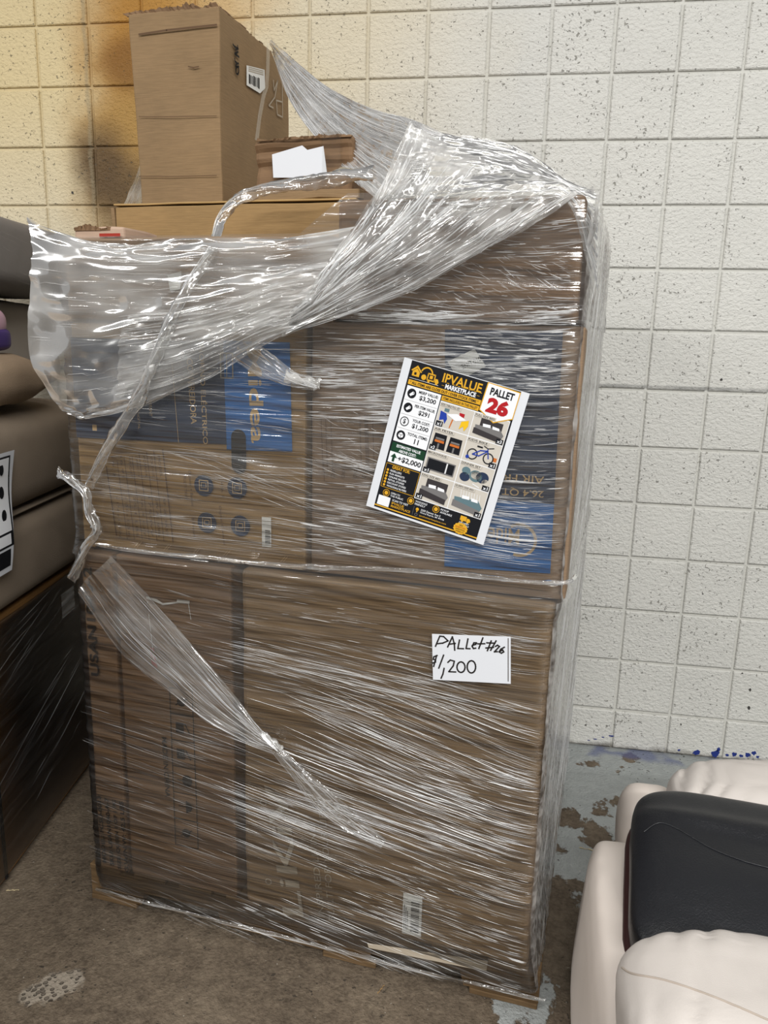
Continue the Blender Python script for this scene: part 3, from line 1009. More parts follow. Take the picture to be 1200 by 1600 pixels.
# packing tape running down its right face
tp = [(757, 60), (750, 400), (735, 640), (690, 780), (640, 1050), (600, 1371)]
q = [Ps(330 + x / 8.57, 60 + y / 8.57) for x, y in tp]
V_ = []
b = off(ct)
for (t_, z_) in q:
    V_ += [np.array((ts1 + .0062, t_ - .011, z_)) - b, np.array((ts1 + .0068, t_, z_)) - b, np.array((ts1 + .0062, t_ + .011, z_)) - b]
M_TAPE = film('clear_packing_tape', 0.02, 0.02, 0.12, (20, 20, 4), 0.5, fk=0.2)
mesh_obj('packing_tape', V_, [(3 * i + k, 3 * i + k + 1, 3 * i + k + 4, 3 * i + k + 3) for i in range(len(q) - 1) for k in (0, 1)], M_TAPE, ct, True)

# small crushed carton
m0 = 0.25
ks0, ks1 = px(397, 260, m0)[0], px(552, 260, m0)[0]
kz0, kz1 = zc + .0045, px(470, 214, m0)[2]
ck = thing('crushed_carton', 'small crushed brown carton bound in clear tape with white label, beside tall carton', 'carton', ((ks0 + ks1) / 2, m0 + .14, kz0))
w2, h2 = ks1 - ks0, kz1 - kz0
bm = box_bm(-w2 / 2, w2 / 2, -.14, .16, 0, h2, .012, 2, 14, .006, 14, 11)
for v in bm.verts:
    if v.co.y < -.1:
        g = math.exp(-((v.co.z - h2 * .56) / .010) ** 2) + .8 * math.exp(-((v.co.z - h2 * .80) / .008) ** 2)
        v.co.y += .010 * g
bm_obj('carton_body', bm, M_KRAFT_DARK, ck)
f10 = Print((0, m0 - .006, 0), (1, 0, 0), (0, 0, 1), (0, -1, 0), .001)
Pk = lambda u, v: (px(u, v, m0)[0], px(u, v, m0)[2])
f10.poly(M_PAPER, [Pk(428, 243), Pk(475, 229), Pk(483, 236), Pk(508, 230), Pk(514, 276), Pk(490, 275), Pk(486, 279), Pk(430, 279)], 4)
f10.emit(ck, PN)
torn_strip(-w2 / 2 + .01, -.147, w2 / 2 - .005, -.147, h2 - .006, .012, M_KRAFT_DARK, 'torn_flap', ck, 0.0)
bm_obj('packing_tape', box_bm(w2 / 2 - .075, w2 / 2 - .028, -.152, .165, -.0006, h2 + .006, .003, 1, 8, .002, 14, 2), M_TAPE, ck)
# flat carton scrap lying in front of it
bm_obj('bottom_flap', box_bm(-w2 / 2 - .01, w2 / 2 + .03, -.185, -.15, 0.0, .020, .002, 1, 8, .004, 14, 6), M_KRAFT, ck)

# torn printed scrap lying on the left carton of the top tier
tn = thing('torn_carton', 'flattened torn carton with red and white print, left of tray carton', 'carton', (0.105, 0.105, zA + .0025))
M_REDPRINT = card('red_white_print', srgb(184, 158, 138))
bm_obj('carton_body', box_bm(-.065, .065, -.07, .07, 0, .026, .005, 2, 10, .004, 16, 21), M_REDPRINT, tn)
torn_strip(-.065, -.072, .03, -.072, .018, .018, M_KRAFT_DARK, 'torn_flap', tn, 0.0)
fr_ = Print((0, .105 - .0755, 0), (1, 0, 0), (0, 0, 1), (0, -1, 0))
fr_.rect(M_REDINK, .11, zA + .006, .165, zA + .013, 2)
fr_.emit(tn, {}, 'printed_stripe')

# ------------------------------------------------------------------ stretch film around the load
M_FILM_LOW = film('stretch_film_low', 0.035, 0.06, 0.14, (4, 4, 170), 0.8, 0.0025)
M_FILM_MID = film('stretch_film_mid', 0.045, 0.09, 0.14, (4, 4, 170), 0.8, 0.0025)
M_FILM_SIDE = film('stretch_film_side', 0.34, 0.10, 0.2, (2, 90, 60), 0.8, 0.003, (2, 60, 40), (0.6, 0, 0))
M_FILM_BAG = film('loose_film_milky', 0.27, 0.08, 0.16, (14, 14, 22), 0.7, 0.006, (7, 7, 10))
M_FILM_STRAND = film('strand_film', 0.07, 0.10, 0.12, (60, 60, 40), 0.7, 0.004, (30, 30, 20))
M_FILM_CRUMP = film('crumpled_film', 0.07, 0.04, 0.22, (40, 40, 30), 0.7, 0.004, (12, 12, 12))
M_FILM_CLEAR = film('loose_film_clear', 0.13, 0.08, 0.13, (16, 16, 22), 0.8, 0.006, (9, 9, 12))
M_FILM_BUNCH = film('gathered_film', 0.34, 0.14, 0.14, (30, 30, 30), 0.8, 0.005, (16, 16, 16))
M_FOLD = fold_mat('film_folds', 1.0)  # white fold ribbons, with the film's glints put into their colour
wrap = thing('stretch_film', 'clear stretch film wound around the whole stack, loose and torn at the top', 'plastic film', (0, 0, 0))
wrap['base'] = [0, 0, 0]


def ring_path(s0, s1f, s1b, t0, t1, r, step):
    """closed outline from the back left along left, front, right (splaying out to the back), back; keeps its point count"""
    pts, nr = [], []

    def seg(a, b, n, k):
        a, b = np.array(a, float), np.array(b, float)
        for i in range(k):
            pts.append(a + (b - a) * i / k); nr.append(n)

    def arc(c, a0, a1):
        for i in range(6):
            a = a0 + (a1 - a0) * i / 6
            pts.append((c[0] + r * math.cos(a), c[1] + r * math.sin(a))); nr.append((math.cos(a), math.sin(a)))
    h_ = math.pi / 2
    kf, ks = int(1.2 / step), int(.95 / step)
    seg((s0, t1 - r), (s0, t0 + r), (-1, 0), ks); arc((s0 + r, t0 + r), 2 * h_, 3 * h_)
    seg((s0 + r, t0), (s1f - r, t0), (0, -1), kf); arc((s1f - r, t0 + r), 3 * h_, 4 * h_)
    seg((s1f, t0 + r), (s1b, t1 - r), (1, 0), ks); arc((s1b - r, t1 - r), 0, h_)
    seg((s1b - r, t1), (s0 + r, t1), (0, 1), kf // 4); arc((s0 + r, t1 - r), h_, 2 * h_)
    return np.array(pts), np.array(nr)


def tier(name, s0, s1f, s1b, t0, t1, r, zfun, nz_, amp, m, side, seed, flare=None, step=0.012):
    """s1f(z): where the front right corner of the film sits at height z"""
    Pm, Nn = ring_path(s0, s1f(.6), s1b, t0, t1, r, step)
    n = len(Pm)
    per = np.concatenate([[0], np.cumsum(np.linalg.norm(np.diff(Pm, axis=0), axis=1))])
    kz = np.linspace(0, 1, nz_)
    z0, z1 = zfun(Pm[:, 0])
    Z = z0[None, :] + (z1 - z0)[None, :] * kz[:, None]
    P = np.stack([ring_path(s0, s1f(float(Z[i].mean())), s1b, t0, t1, r, step)[0] for i in range(nz_)])
    PER = np.repeat(per[None, :], nz_, 0)
    Zr = Z + PER * 0.10
    d = amp * (vn(PER * 4, Zr * 34, seed) + 0.6 * vn(PER * 7, Zr * 85, seed + 1) + 0.35 * vn(PER * 11, Zr * 190, seed + 2))
    rightside = (Nn[:, 0] > 0.8)[None, :]
    ca, sa = math.cos(1.0), math.sin(1.0)
    q1, q2 = PER * ca + Z * sa, -PER * sa + Z * ca
    d = np.where(rightside, amp * 1.5 * (vn(q1 * 3, q2 * 40, seed) + .6 * vn(q1 * 5, q2 * 90, seed + 1)), d)
    if flare is not None:
        d = d + flare(kz)[:, None]
    V_ = np.stack([P[..., 0] + Nn[None, :, 0] * d, P[..., 1] + Nn[None, :, 1] * d, Z + 0 * d], 2)
    o = grid_mesh(name, V_, m, wrap, True)
    o.data.materials.append(side)
    mi = np.zeros(((nz_ - 1), n), np.int32)
    mi[:, :] = (Nn[:, 0] > 0.6)[None, :]
    o.data.polygons.foreach_set('material_index', np.concatenate([mi[:, :-1].ravel(), mi[:, -1].ravel()]).astype(np.int32))
    return o


TF_L, TF_M, TF_T = TL - 0.013, -0.013, -0.013


def low_corner(z): return s_r + .008 + max(0, 1.224 - s_r - .008) * min(1, max(0, (.26 - z) / .2)) ** 2


LOWB, MIDF, MIDB = 1.226, 1.204, 1.226
tier('lower_wrap', 0.022, low_corner, LOWB, TF_L, 0.985, 0.028, lambda s: (0.052 + 0.0 * s, 1.005 + 0 * s), 300, 0.0016, M_FILM_LOW, M_FILM_SIDE, 3,
     lambda k: 0.006 * np.clip((k - 0.95) / 0.05, 0, 1) - 0.008 * np.clip((0.06 - k) / 0.06, 0, 1))
tier('middle_wrap', 0.012, lambda z: MIDF, MIDB, TF_M, 0.985, 0.028, lambda s: (0.992 + 0 * s, 1.572 + 0 * s), 190, 0.0016, M_FILM_MID, M_FILM_SIDE, 13,
     lambda k: 0.008 * np.clip((0.06 - k) / 0.06, 0, 1))
tier('top_wrap', 0.012, lambda z: MIDF, MIDB, TF_T, 0.985, 0.028, lambda s: (1.565 + 0 * s, 1.735 + 0.075 * np.clip((s - 0.62) / 0.1, 0, 1)), 70, 0.003, M_FILM_MID, M_FILM_SIDE, 23)


# ---- creases: raised white ribbons painted as highlights on the film's folds, one mesh per zone
class Folds:
    def __init__(self): self.V, self.F, self.op = [], [], []

    def add(self, pts, nrm, side, w, op, hk=0.6):
        n = len(pts)
        k0 = len(self.V)
        for i, p in enumerate(pts):
            k = i / (n - 1)
            ww = w * max(0.08, min(1, 4 * k, 4 * (1 - k))) * random.uniform(.85, 1.12)
            p = np.array(p)
            nn = nrm[i] if isinstance(nrm, list) else nrm
            ss = side[i] if isinstance(side, list) else side
            self.V += [p - ss * ww / 2, p + nn * ww * hk + ss * ww * .12, p + ss * ww / 2]
            o_ = op * random.uniform(.8, 1.1) * max(.15, min(1, 5 * k, 5 * (1 - k)))
            self.op += [o_ * .5, o_, o_ * .5]
        for i in range(n - 1):
            a, b_ = k0 + 3 * i, k0 + 3 * i + 3
            self.F += [(a, b_, b_ + 1, a + 1), (a + 1, b_ + 1, b_ + 2, a + 2)]

    def emit(self, name, m=None):
        o = mesh_obj(name, self.V, self.F, m or M_FOLD, wrap)
        at = o.data.attributes.new('op', 'FLOAT', 'POINT')
        at.data.foreach_set('value', np.clip(np.array(self.op, dtype=np.float32), 0, 1))
        tag(o, kind='stuff')
        return o


FRONT_N, FRONT_S = np.array([0, -1.0, 0]), np.array([0, 0.0, 1.0])


def rnd_op():
    return random.choice((.10, .14, .2, .28, .4, .65, .95))


def front_zone(fd, t, poly, n, slope, ln=(0.02, 0.16), w=(0.0010, 0.0026), opk=1.0, lines=0.5):
    """creases inside a quad given in photo pixels; slope in degrees (lo, hi); some run in parallel bundles"""
    Q = [np.array(px(u, v, t))[[0, 2]] for u, v in poly]
    cend = (low_corner(.6) if t == TF_L else MIDF) - .004
    done = 0
    while done < n:
        a, b_ = random.random(), random.random()
        c0 = (Q[0] * (1 - a) + Q[1] * a) * (1 - b_) + (Q[3] * (1 - a) + Q[2] * a) * b_
        sl0 = math.radians(random.uniform(*slope))
        many = random.choice((1, 1, 2, 3, 5)) if random.random() < lines else 1
        for j in range(many):
            done += 1
            L_ = ln[0] * (ln[1] / ln[0]) ** (random.random() ** 1.1)
            sl_ = sl0 + math.radians(random.gauss(0, .7))
            c = c0 + np.array([random.gauss(0, .03) if many > 1 else 0, j * random.uniform(.0025, .006)])
            bend = random.uniform(-.015, .015) * L_
            pts = []
            k = max(4, int(L_ / .010))
            for i in range(k + 1):
                q = i / k - .5
                x = c[0] + q * L_ * math.cos(sl_)
                z = c[1] + q * L_ * math.sin(sl_) + bend * 4 * q * q + random.uniform(-1, 1) * .00022
                x = max(0.025, x)
                if x > cend:
                    break
                g = max(0, x - (cend - .11)) / .11
                z += .010 * g * g          # pulled up where the film turns the corner
                pts.append((x, t - .0042 + random.uniform(-.0003, .0003), z))
            if len(pts) >= 3:
                fd.add(pts, FRONT_N, FRONT_S, random.uniform(*w) * (1 if random.random() < .85 else 1.8), rnd_op() * opk)


fd = Folds()
FINE, MED, BOLD = (.0006, .0014), (.0008, .0019), (.0011, .0026)
# middle tier, right carton: dense and nearly level
front_zone(fd, TF_M, [(480, 520), (905, 515), (890, 690), (482, 690)], 480, (-3, 4), (.02, .24), MED)
front_zone(fd, TF_M, [(490, 540), (700, 535), (700, 660), (490, 660)], 200, (-1, 5), (.04, .22), BOLD, 1.2)
front_zone(fd, TF_M, [(700, 525), (890, 520), (885, 620), (720, 620)], 200, (-7, 0), (.02, .12), BOLD, 1.2)
front_zone(fd, TF_M, [(485, 690), (890, 690), (880, 890), (490, 865)], 480, (-5, 4), (.02, .22), MED)
front_zone(fd, TF_M, [(490, 790), (860, 800), (860, 885), (490, 860)], 200, (-6, -1), (.04, .2), BOLD, 1.1)
front_zone(fd, TF_M, [(480, 710), (600, 712), (600, 745), (480, 740)], 50, (-17, -11), (.04, .12), MED)
front_zone(fd, TF_M, [(500, 640), (620, 640), (610, 720), (500, 720)], 40, (-32, -24), (.015, .05), FINE)
# middle tier, left carton: fewer and finer
front_zone(fd, TF_M, [(135, 690), (480, 700), (482, 870), (150, 845)], 200, (-5, 2), (.06, .34), FINE, .8)
front_zone(fd, TF_M, [(230, 590), (478, 590), (478, 700), (200, 660)], 130, (-7, 4), (.04, .2), FINE, .75)
front_zone(fd, TF_M, [(290, 710), (470, 735), (478, 800), (330, 760)], 60, (-19, -12), (.06, .2), FINE, .9)
# top tier
front_zone(fd, TF_T, [(620, 400), (905, 330), (905, 495), (600, 490)], 280, (-10, 4), (.015, .10), MED)
front_zone(fd, TF_T, [(700, 420), (900, 380), (900, 495), (690, 490)], 140, (-40, -15), (.012, .05), MED)
front_zone(fd, TF_T, [(560, 488), (905, 490), (905, 508), (560, 508)], 170, (-3, 3), (.02, .14), (.0012, .0034), 1.3)
front_zone(fd, TF_T, [(180, 385), (520, 385), (480, 490), (120, 490)], 180, (-6, 10), (.03, .18), MED, .8)
fd.emit('middle_wrap_creases')
fd = Folds()
# lower tier
front_zone(fd, TF_L, [(365, 905), (860, 925), (860, 990), (365, 985)], 170, (-4, 1), (.02, .14), FINE, .7)
front_zone(fd, TF_L, [(370, 1010), (860, 985), (858, 1080), (370, 1050)], 260, (-7, -2), (.04, .22), FINE)
front_zone(fd, TF_L, [(440, 1050), (670, 1050), (860, 1120), (440, 1110)], 180, (-9, -3), (.05, .26), MED)
front_zone(fd, TF_L, [(480, 1095), (858, 1110), (858, 1240), (520, 1180)], 210, (-18, -13), (.08, .36), FINE, 1.1)
front_zone(fd, TF_L, [(380, 1150), (560, 1180), (840, 1290), (400, 1240)], 150, (-15, -10), (.08, .40), MED)
front_zone(fd, TF_L, [(375, 1230), (600, 1270), (845, 1330), (380, 1330)], 220, (-13, -9), (.08, .40), MED)
front_zone(fd, TF_L, [(660, 1190), (858, 1210), (845, 1420), (640, 1350)], 360, (-12, -5), (.03, .18), FINE)
front_zone(fd, TF_L, [(480, 1330), (840, 1380), (835, 1480), (520, 1430)], 240, (-12, -6), (.02, .16), FINE, .9)
front_zone(fd, TF_L, [(380, 1380), (840, 1480), (850, 1530), (380, 1440)], 150, (-13, -8), (.03, .18), MED, .9)
front_zone(fd, TF_L, [(150, 1370), (370, 1420), (370, 1460), (150, 1400)], 50, (-14, -8), (.03, .12), MED, .4)
front_zone(fd, TF_L, [(300, 900), (370, 905), (378, 1340), (250, 1300)], 110, (-10, -3), (.04, .2), FINE, .5)
front_zone(fd, TF_L, [(140, 1100), (370, 1160), (375, 1400), (160, 1350)], 170, (-12, -5), (.05, .26), FINE, .4)
front_zone(fd, TF_L, [(380, 1440), (850, 1535), (852, 1560), (380, 1460)], 80, (-13, -10), (.04, .18), MED, .6)
fd.emit('lower_wrap_creases')
# right side of the wrap: creases pulled up and back
fd = Folds()
for _ in range(330):
    low = random.random() < .62
    z = random.uniform(.1, .95) if low else random.uniform(1.02, 1.75)
    t_ = random.uniform(TF_L + .03, .9)
    L_ = random.uniform(.05, .35)
    a_ = math.radians(random.uniform(35, 65))
    f_, b2_ = (low_corner(z), LOWB) if low else (MIDF, MIDB)
    sx_ = lambda q: f_ + (b2_ - f_) * (q - TF_L) / .99 + .004
    pts = [(sx_(t_ + L_ * k / 8 * math.cos(a_)), t_ + L_ * k / 8 * math.cos(a_), z + L_ * k / 8 * math.sin(a_) * .8) for k in range(9)]
    pts = [p for p in pts if p[1] < .95 and p[2] < (.99 if low else 1.8)]
    if len(pts) > 3:
        fd.add(pts, np.array([1.0, 0, 0]), np.array([0, -.6, .8]), random.uniform(.0015, .006), rnd_op() * .7, .3)
fd.emit('side_wrap_creases')


# ---- loose sheets: control nets given on the photograph with their depth in front of / behind the load's face
def catmull(P, m):
    n = len(P)
    out = []
    for k in np.linspace(0, n - 1, m):
        i = min(int(k), n - 2)
        f = k - i
        p0, p1, p2, p3 = P[max(i - 1, 0)], P[i], P[i + 1], P[min(i + 2, n - 1)]
        out.append(.5 * (2 * p1 + (p2 - p0) * f + (2 * p0 - 5 * p1 + 4 * p2 - p3) * f * f + (3 * p1 - p0 - 3 * p2 + p3) * f ** 3))
    return np.array(out)


def sheet(name, net, nu, nv, m, amp, fu, fv, seed, creases=0, cw=(.001, .003), cl=(.05, .3), opk=1.0, edge=0.004, cm=None):
    """net[v][u] of (px, py, t). Folds run along u: slow along u (fu), fast across v (fv)."""
    G = np.array([[px(*p) for p in row] for row in net], float)
    rows = np.array([catmull(r, nu) for r in G])
    V_ = np.stack([catmull(rows[:, j], nv) for j in range(nu)], 1)
    U, W = np.meshgrid(np.linspace(0, 1, nu), np.linspace(0, 1, nv))
    warp = vn(U * fu * .7, W * 3, seed + 9) * .06
    d = vn(U * fu, (W + warp) * fv, seed) + .6 * (1 - 2 * np.abs(vn(U * fu * 1.7, (W + warp) * fv * 2.1, seed + 1))) + .35 * vn(U * fu * 3, W * fv * 5, seed + 2)
    du = np.gradient(V_, axis=1); dv = np.gradient(V_, axis=0)
    nn = np.cross(du, dv)
    nn /= np.maximum(np.linalg.norm(nn, axis=2, keepdims=True), 1e-9)
    sg = np.sign(nn[..., 1].mean()) or 1
    nn = -nn * sg
    V2 = V_ + nn * (d * amp)[..., None]
    V2[..., 1] += 0
    e1 = vn(U * 9, W * 0 + 3, seed + 5) * edge
    V2[0, :, 2] += e1[0]; V2[-1, :, 2] += e1[-1]
    o = grid_mesh(name, V2, m, wrap)
    if creases:
        fd = Folds()
        for _ in range(creases):
            w0 = random.randrange(1, nv - 1)
            L_ = random.uniform(*cl)
            u0 = random.uniform(0, 1 - L_ * .5)
            k = max(5, int(L_ * nu / 3))
            pts, sd, nl = [], [], []
            for i in range(k + 1):
                iu = int(min(nu - 1, (u0 + L_ * i / k) * (nu - 1)))
                iw = int(min(nv - 1, max(0, w0 + 1.2 * vn(np.array([i * .3]), np.array([w0 * 7.7]), seed)[0])))
                pts.append(V2[iw, iu] + nn[iw, iu] * .0025)
                s_ = dv[iw, iu] / max(np.linalg.norm(dv[iw, iu]), 1e-6)
                s_ = s_ if s_[2] > 0 else -s_
                sd.append(s_); nl.append(nn[iw, iu])
            fd.add(pts, nl, sd, random.uniform(*cw), rnd_op() * opk)
        fd.emit(name + '_creases')
    return o


# milky bag over the left of the top and middle tiers
sheet('loose_bag', [
    [(44, 345, -.03), (110, 366, -.035), (180, 384, -.04), (250, 376, -.04), (330, 372, -.045), (430, 372, -.05), (556, 352, -.02)],
    [(52, 400, -.05), (110, 408, -.06), (180, 415, -.055), (250, 415, -.05), (330, 410, -.05), (420, 405, -.055), (530, 392, -.045)],
    [(44, 470, -.05), (105, 480, -.055), (170, 482, -.045), (240, 475, -.045), (320, 462, -.05), (410, 450, -.06), (506, 428, -.06)],
    [(46, 560, -.045), (100, 560, -.05), (160, 555, -.045), (235, 540, -.05), (320, 515, -.055), (400, 488, -.065), (490, 462, -.07)],
    [(92, 632, -.03), (122, 636, -.04), (170, 628, -.045), (245, 604, -.055), (325, 572, -.06), (400, 530, -.07), (480, 496, -.085)],
    [(108, 648, -.025), (140, 652, -.03), (190, 644, -.04), (260, 618, -.045), (335, 585, -.05), (405, 545, -.06), (474, 510, -.07)]],
    150, 110, M_FILM_BAG, .0055, 5, 7, 31, 200, (.0008, .0022), (.06, .25), .7, .006)
# crumpled clear film over the right carton of the top tier
sheet('crumpled_top', [
    [(640, 188, .16), (690, 208, .16), (735, 216, .17), (790, 226, .18), (838, 250, .18), (885, 284, .16), (934, 298, .12)],
    [(622, 250, .08), (680, 250, .08), (735, 255, .09), (790, 262, .10), (838, 275, .10), (890, 296, .08), (936, 320, .08)],
    [(600, 310, .01), (665, 300, .01), (730, 294, .0), (790, 288, .0), (840, 288, .0), (890, 300, -.005), (932, 380, .03)],
    [(580, 350, -.03), (650, 345, -.03), (725, 335, -.03), (790, 322, -.03), (840, 318, -.03), (890, 326, -.022), (930, 470, .0)]],
    170, 110, M_FILM_CRUMP, .0042, 5, 17, 41, 300, (.0008, .0024), (.05, .25), .6, .008)
# gathered fan from the right corner of the top tier down to the knot
sheet('gathered_fan', [
    [(640, 190, .10), (600, 280, .02), (560, 345, -.03), (515, 410, -.07), (480, 462, -.09), (455, 490, -.09)],
    [(700, 225, .09), (650, 300, .0), (600, 360, -.04), (540, 420, -.08), (490, 470, -.10), (455, 497, -.095)],
    [(780, 262, .06), (710, 322, -.02), (640, 380, -.055), (560, 435, -.085), (500, 478, -.105), (452, 505, -.095)],
    [(850, 285, .02), (770, 345, -.035), (690, 398, -.06), (600, 448, -.08), (515, 485, -.10), (448, 512, -.09)],
    [(905, 306, -.025), (830, 352, -.035), (740, 400, -.045), (650, 452, -.06), (540, 492, -.085), (440, 520, -.08)]],
    170, 130, M_FILM_BUNCH, .008, 3.5, 15, 51, 480, (.001, .0038), (.06, .4), 1.15, .006)
# swathe running on to the left from the knot
sheet('gathered_swathe', [
    [(500, 430, -.085), (440, 440, -.08), (380, 462, -.07), (300, 480, -.06), (200, 492, -.055)],
    [(490, 462, -.10), (430, 470, -.09), (370, 488, -.08), (290, 508, -.07), (190, 520, -.06)],
    [(480, 492, -.10), (420, 505, -.09), (360, 530, -.08), (280, 560, -.07), (185, 580, -.06)],
    [(472, 512, -.09), (415, 530, -.085), (350, 565, -.075), (270, 600, -.065), (180, 622, -.055)]],
    130, 80, M_FILM_BAG, .006, 3.5, 10, 61, 190, (.001, .0028), (.08, .4), .8, .005)
# sail pulled from the top of the tall carton
sheet('film_sail', [
    [(424, 62, .60), (470, 102, .44), (520, 140, .36), (580, 168, .26), (640, 186, .16), (690, 206, .12)],
    [(425, 66, .60), (466, 118, .44), (514, 166, .36), (572, 205, .26), (630, 232, .16), (676, 250, .11)],
    [(426, 72, .60), (460, 134, .44), (506, 192, .36), (560, 244, .26), (610, 282, .15), (650, 305, .08)],
    [(427, 80, .60), (452, 152, .44), (496, 216, .36), (540, 268, .25), (588, 312, .14), (620, 340, .06)]],
    150, 60, M_FILM_BUNCH, .006, 2.5, 11, 71, 300, (.001, .0034), (.08, .5), 1.5, .003)
# veil left of the tall carton
sheet('film_veil', [
    [(222, 232, .62), (214, 270, .55), (200, 305, .45), (190, 330, .35)],
    [(230, 240, .60), (226, 275, .54), (216, 308, .45), (206, 330, .36)],
    [(236, 250, .58), (238, 280, .53), (236, 308, .45), (228, 330, .36)]],
    40, 24, M_FILM_BAG, .004, 3, 6, 83, 24, (.001, .0025), (.1, .4), .9)
# diagonal swathe across the lower tier
sheet('diagonal_swathe', [
    [(176, 868, -.036), (240, 938, -.037), (300, 1010, -.038), (360, 1080, -.040), (405, 1135, -.041), (432, 1162, -.042)],
    [(152, 890, -.036), (222, 965, -.038), (285, 1030, -.039), (348, 1095, -.041), (400, 1142, -.042), (430, 1165, -.043)],
    [(134, 905, -.035), (205, 992, -.037), (270, 1052, -.038), (335, 1110, -.040), (394, 1150, -.042), (428, 1168, -.043)],
    [(122, 925, -.034), (190, 1020, -.036), (256, 1075, -.037), (322, 1126, -.039), (388, 1160, -.041), (426, 1171, -.042)]],
    150, 60, M_FILM_CLEAR, .003, 2.5, 11, 91, 180, (.0006, .0017), (.1, .5), .6, .003)
sheet('diagonal_swathe', [
    [(426, 1154, -.040), (470, 1196, -.040), (520, 1240, -.038), (562, 1276, -.032), (604, 1312, -.026)],
    [(424, 1162, -.044), (464, 1206, -.042), (510, 1254, -.039), (554, 1288, -.032), (600, 1318, -.026)],
    [(422, 1170, -.040), (458, 1216, -.040), (498, 1268, -.038), (546, 1300, -.032), (596, 1325, -.026)]],
    110, 40, M_FILM_STRAND, .002, 2.5, 9, 93, 110, (.0008, .002), (.1, .45), .6, .001)
# knot beside the blue panel with its fan
sheet('knot_fan', [
    [(385, 525, -.04), (420, 548, -.038), (450, 575, -.036), (492, 592, -.034)],
    [(372, 540, -.04), (412, 566, -.038), (446, 588, -.036), (492, 600, -.034)],
    [(360, 560, -.038), (406, 588, -.036), (444, 602, -.034), (492, 608, -.032)]],
    70, 30, M_FILM_CLEAR, .003, 3, 8, 95, 60, (.0008, .002), (.1, .5), .8)


def rope(name, path, r, m, seed, n=90, k=14, flat_=0.55, twist=9.0, creases=40, opk=.9):
    """twisted strand of film along a path (px, py, t)"""
    P = catmull(np.array([px(*p) for p in path], float), n)
    T_ = np.gradient(P, axis=0)
    T_ /= np.linalg.norm(T_, axis=1, keepdims=True)
    V_ = np.zeros((n, k, 3))
    frames = []
    for i in range(n):
        a1 = np.cross(T_[i], [0, -1, 0]); a1 /= max(np.linalg.norm(a1), 1e-6)
        a2 = np.cross(a1, T_[i])
        frames.append((a1, a2))
        rad = r * (1 + .35 * vn(np.array([i * .16]), np.array([0.5]), seed)[0])
        for j in range(k):
            a = 2 * math.pi * j / k
            rr_ = rad * (1 + .35 * math.sin(3 * a + twist * i / n * 2 * math.pi) + .2 * vn(np.array([i * .5]), np.array([j * 1.0]), seed + 1)[0])
            V_[i, j] = P[i] + a1 * math.cos(a) * rr_ + a2 * math.sin(a) * rr_ * flat_
    o = grid_mesh(name, V_, m, wrap, True)
    fd = Folds()
    for _ in range(creases):
        i0 = random.randrange(0, n - 12); L_ = random.randrange(6, 26)
        ph = random.uniform(-1, 1)
        pts, sd, nl = [], [], []
        for i in range(i0, min(n, i0 + L_)):
            a1, a2 = frames[i]
            pts.append(P[i] + a1 * r * .8 * math.sin(ph + .08 * (i - i0)) - np.array([0, r * flat_ + .001, 0]))
            sd.append(a1); nl.append(np.array([0, -1.0, 0]))
        if len(pts) > 3:
            fd.add(pts, nl, sd, random.uniform(.001, .0028), rnd_op() * opk)
    fd.emit(name + '_creases')
    return o


rope('twisted_strand', [(585, 272, .05), (530, 276, .08), (470, 288, .09), (410, 296, .10), (370, 315, .08), (345, 345, .05), (335, 385, .0), (300, 440, -.06), (268, 500, -.075), (243, 560, -.08), (222, 610, -.075), (190, 665, -.07), (158, 720, -.06), (140, 760, -.05)],
     .0115, M_FILM_STRAND, 5, 160, 16, .5, 7, 150, .6)
rope('twisted_strand', [(92, 738, -.03), (112, 750, -.045), (135, 770, -.05), (140, 800, -.05), (152, 828, -.05), (135, 855, -.045), (112, 905, -.035)],
     .011, M_FILM_STRAND, 6, 80, 14, .5, 5, 60, .7)
rope('film_hem', [(150, 852, -.020), (260, 866, -.026), (330, 872, -.03), (400, 880, -.034), (480, 886, -.036), (600, 889, -.036), (720, 898, -.036), (820, 908, -.036), (884, 910, -.034), (900, 900, .0)],
     .0045, M_FILM_STRAND, 7, 150, 10, .7, 4, 80, .3)
rope('bottom_hem', [(150, 1388, -.022), (240, 1412, -.022), (350, 1440, -.022), (440, 1462, -.022), (560, 1492, -.022), (700, 1527, -.022), (852, 1563, -.020)],
     .004, M_FILM_STRAND, 8, 150, 10, .7, 4, 40, .25)
rope('film_knot', [(448, 588, -.03), (466, 594, -.036), (486, 598, -.036), (500, 600, -.03)], .010, M_FILM_BUNCH, 9, 30, 12, .7, 3, 24)
rope('film_knot', [(408, 1145, -.042), (426, 1160, -.045), (440, 1172, -.043)], .007, M_FILM_BUNCH, 10, 24, 12, .7, 3, 20)

# ------------------------------------------------------------------ printed flyer stuck on the film
M_FBLACK = flat('flyer_black', srgb(20, 22, 28), 0.45)
M_FGOLD = flat('flyer_gold', srgb(222, 168, 44), 0.45)
M_FGREEN = flat('flyer_green', srgb(22, 62, 40), 0.45)
M_FRED = flat('flyer_red', srgb(176, 28, 36), 0.45)
M_FWHITE = flat('flyer_white', srgb(240, 242, 246), 0.45)
M_FGREY = flat('flyer_grey', srgb(118, 116, 116), 0.45)
M_FDARK = flat('flyer_dark_grey', srgb(58, 54, 56), 0.45)
M_FPALE = flat('flyer_pale', srgb(204, 198, 188), 0.45)
M_FBLUE = flat('flyer_blue', srgb(34, 62, 160), 0.45)
M_FYEL = flat('flyer_yellow', srgb(236, 190, 30), 0.45)
M_FTEAL = flat('flyer_teal', srgb(96, 122, 130), 0.45)
M_FORANGE = flat('flyer_orange', srgb(200, 110, 46), 0.45)
FT = -0.024


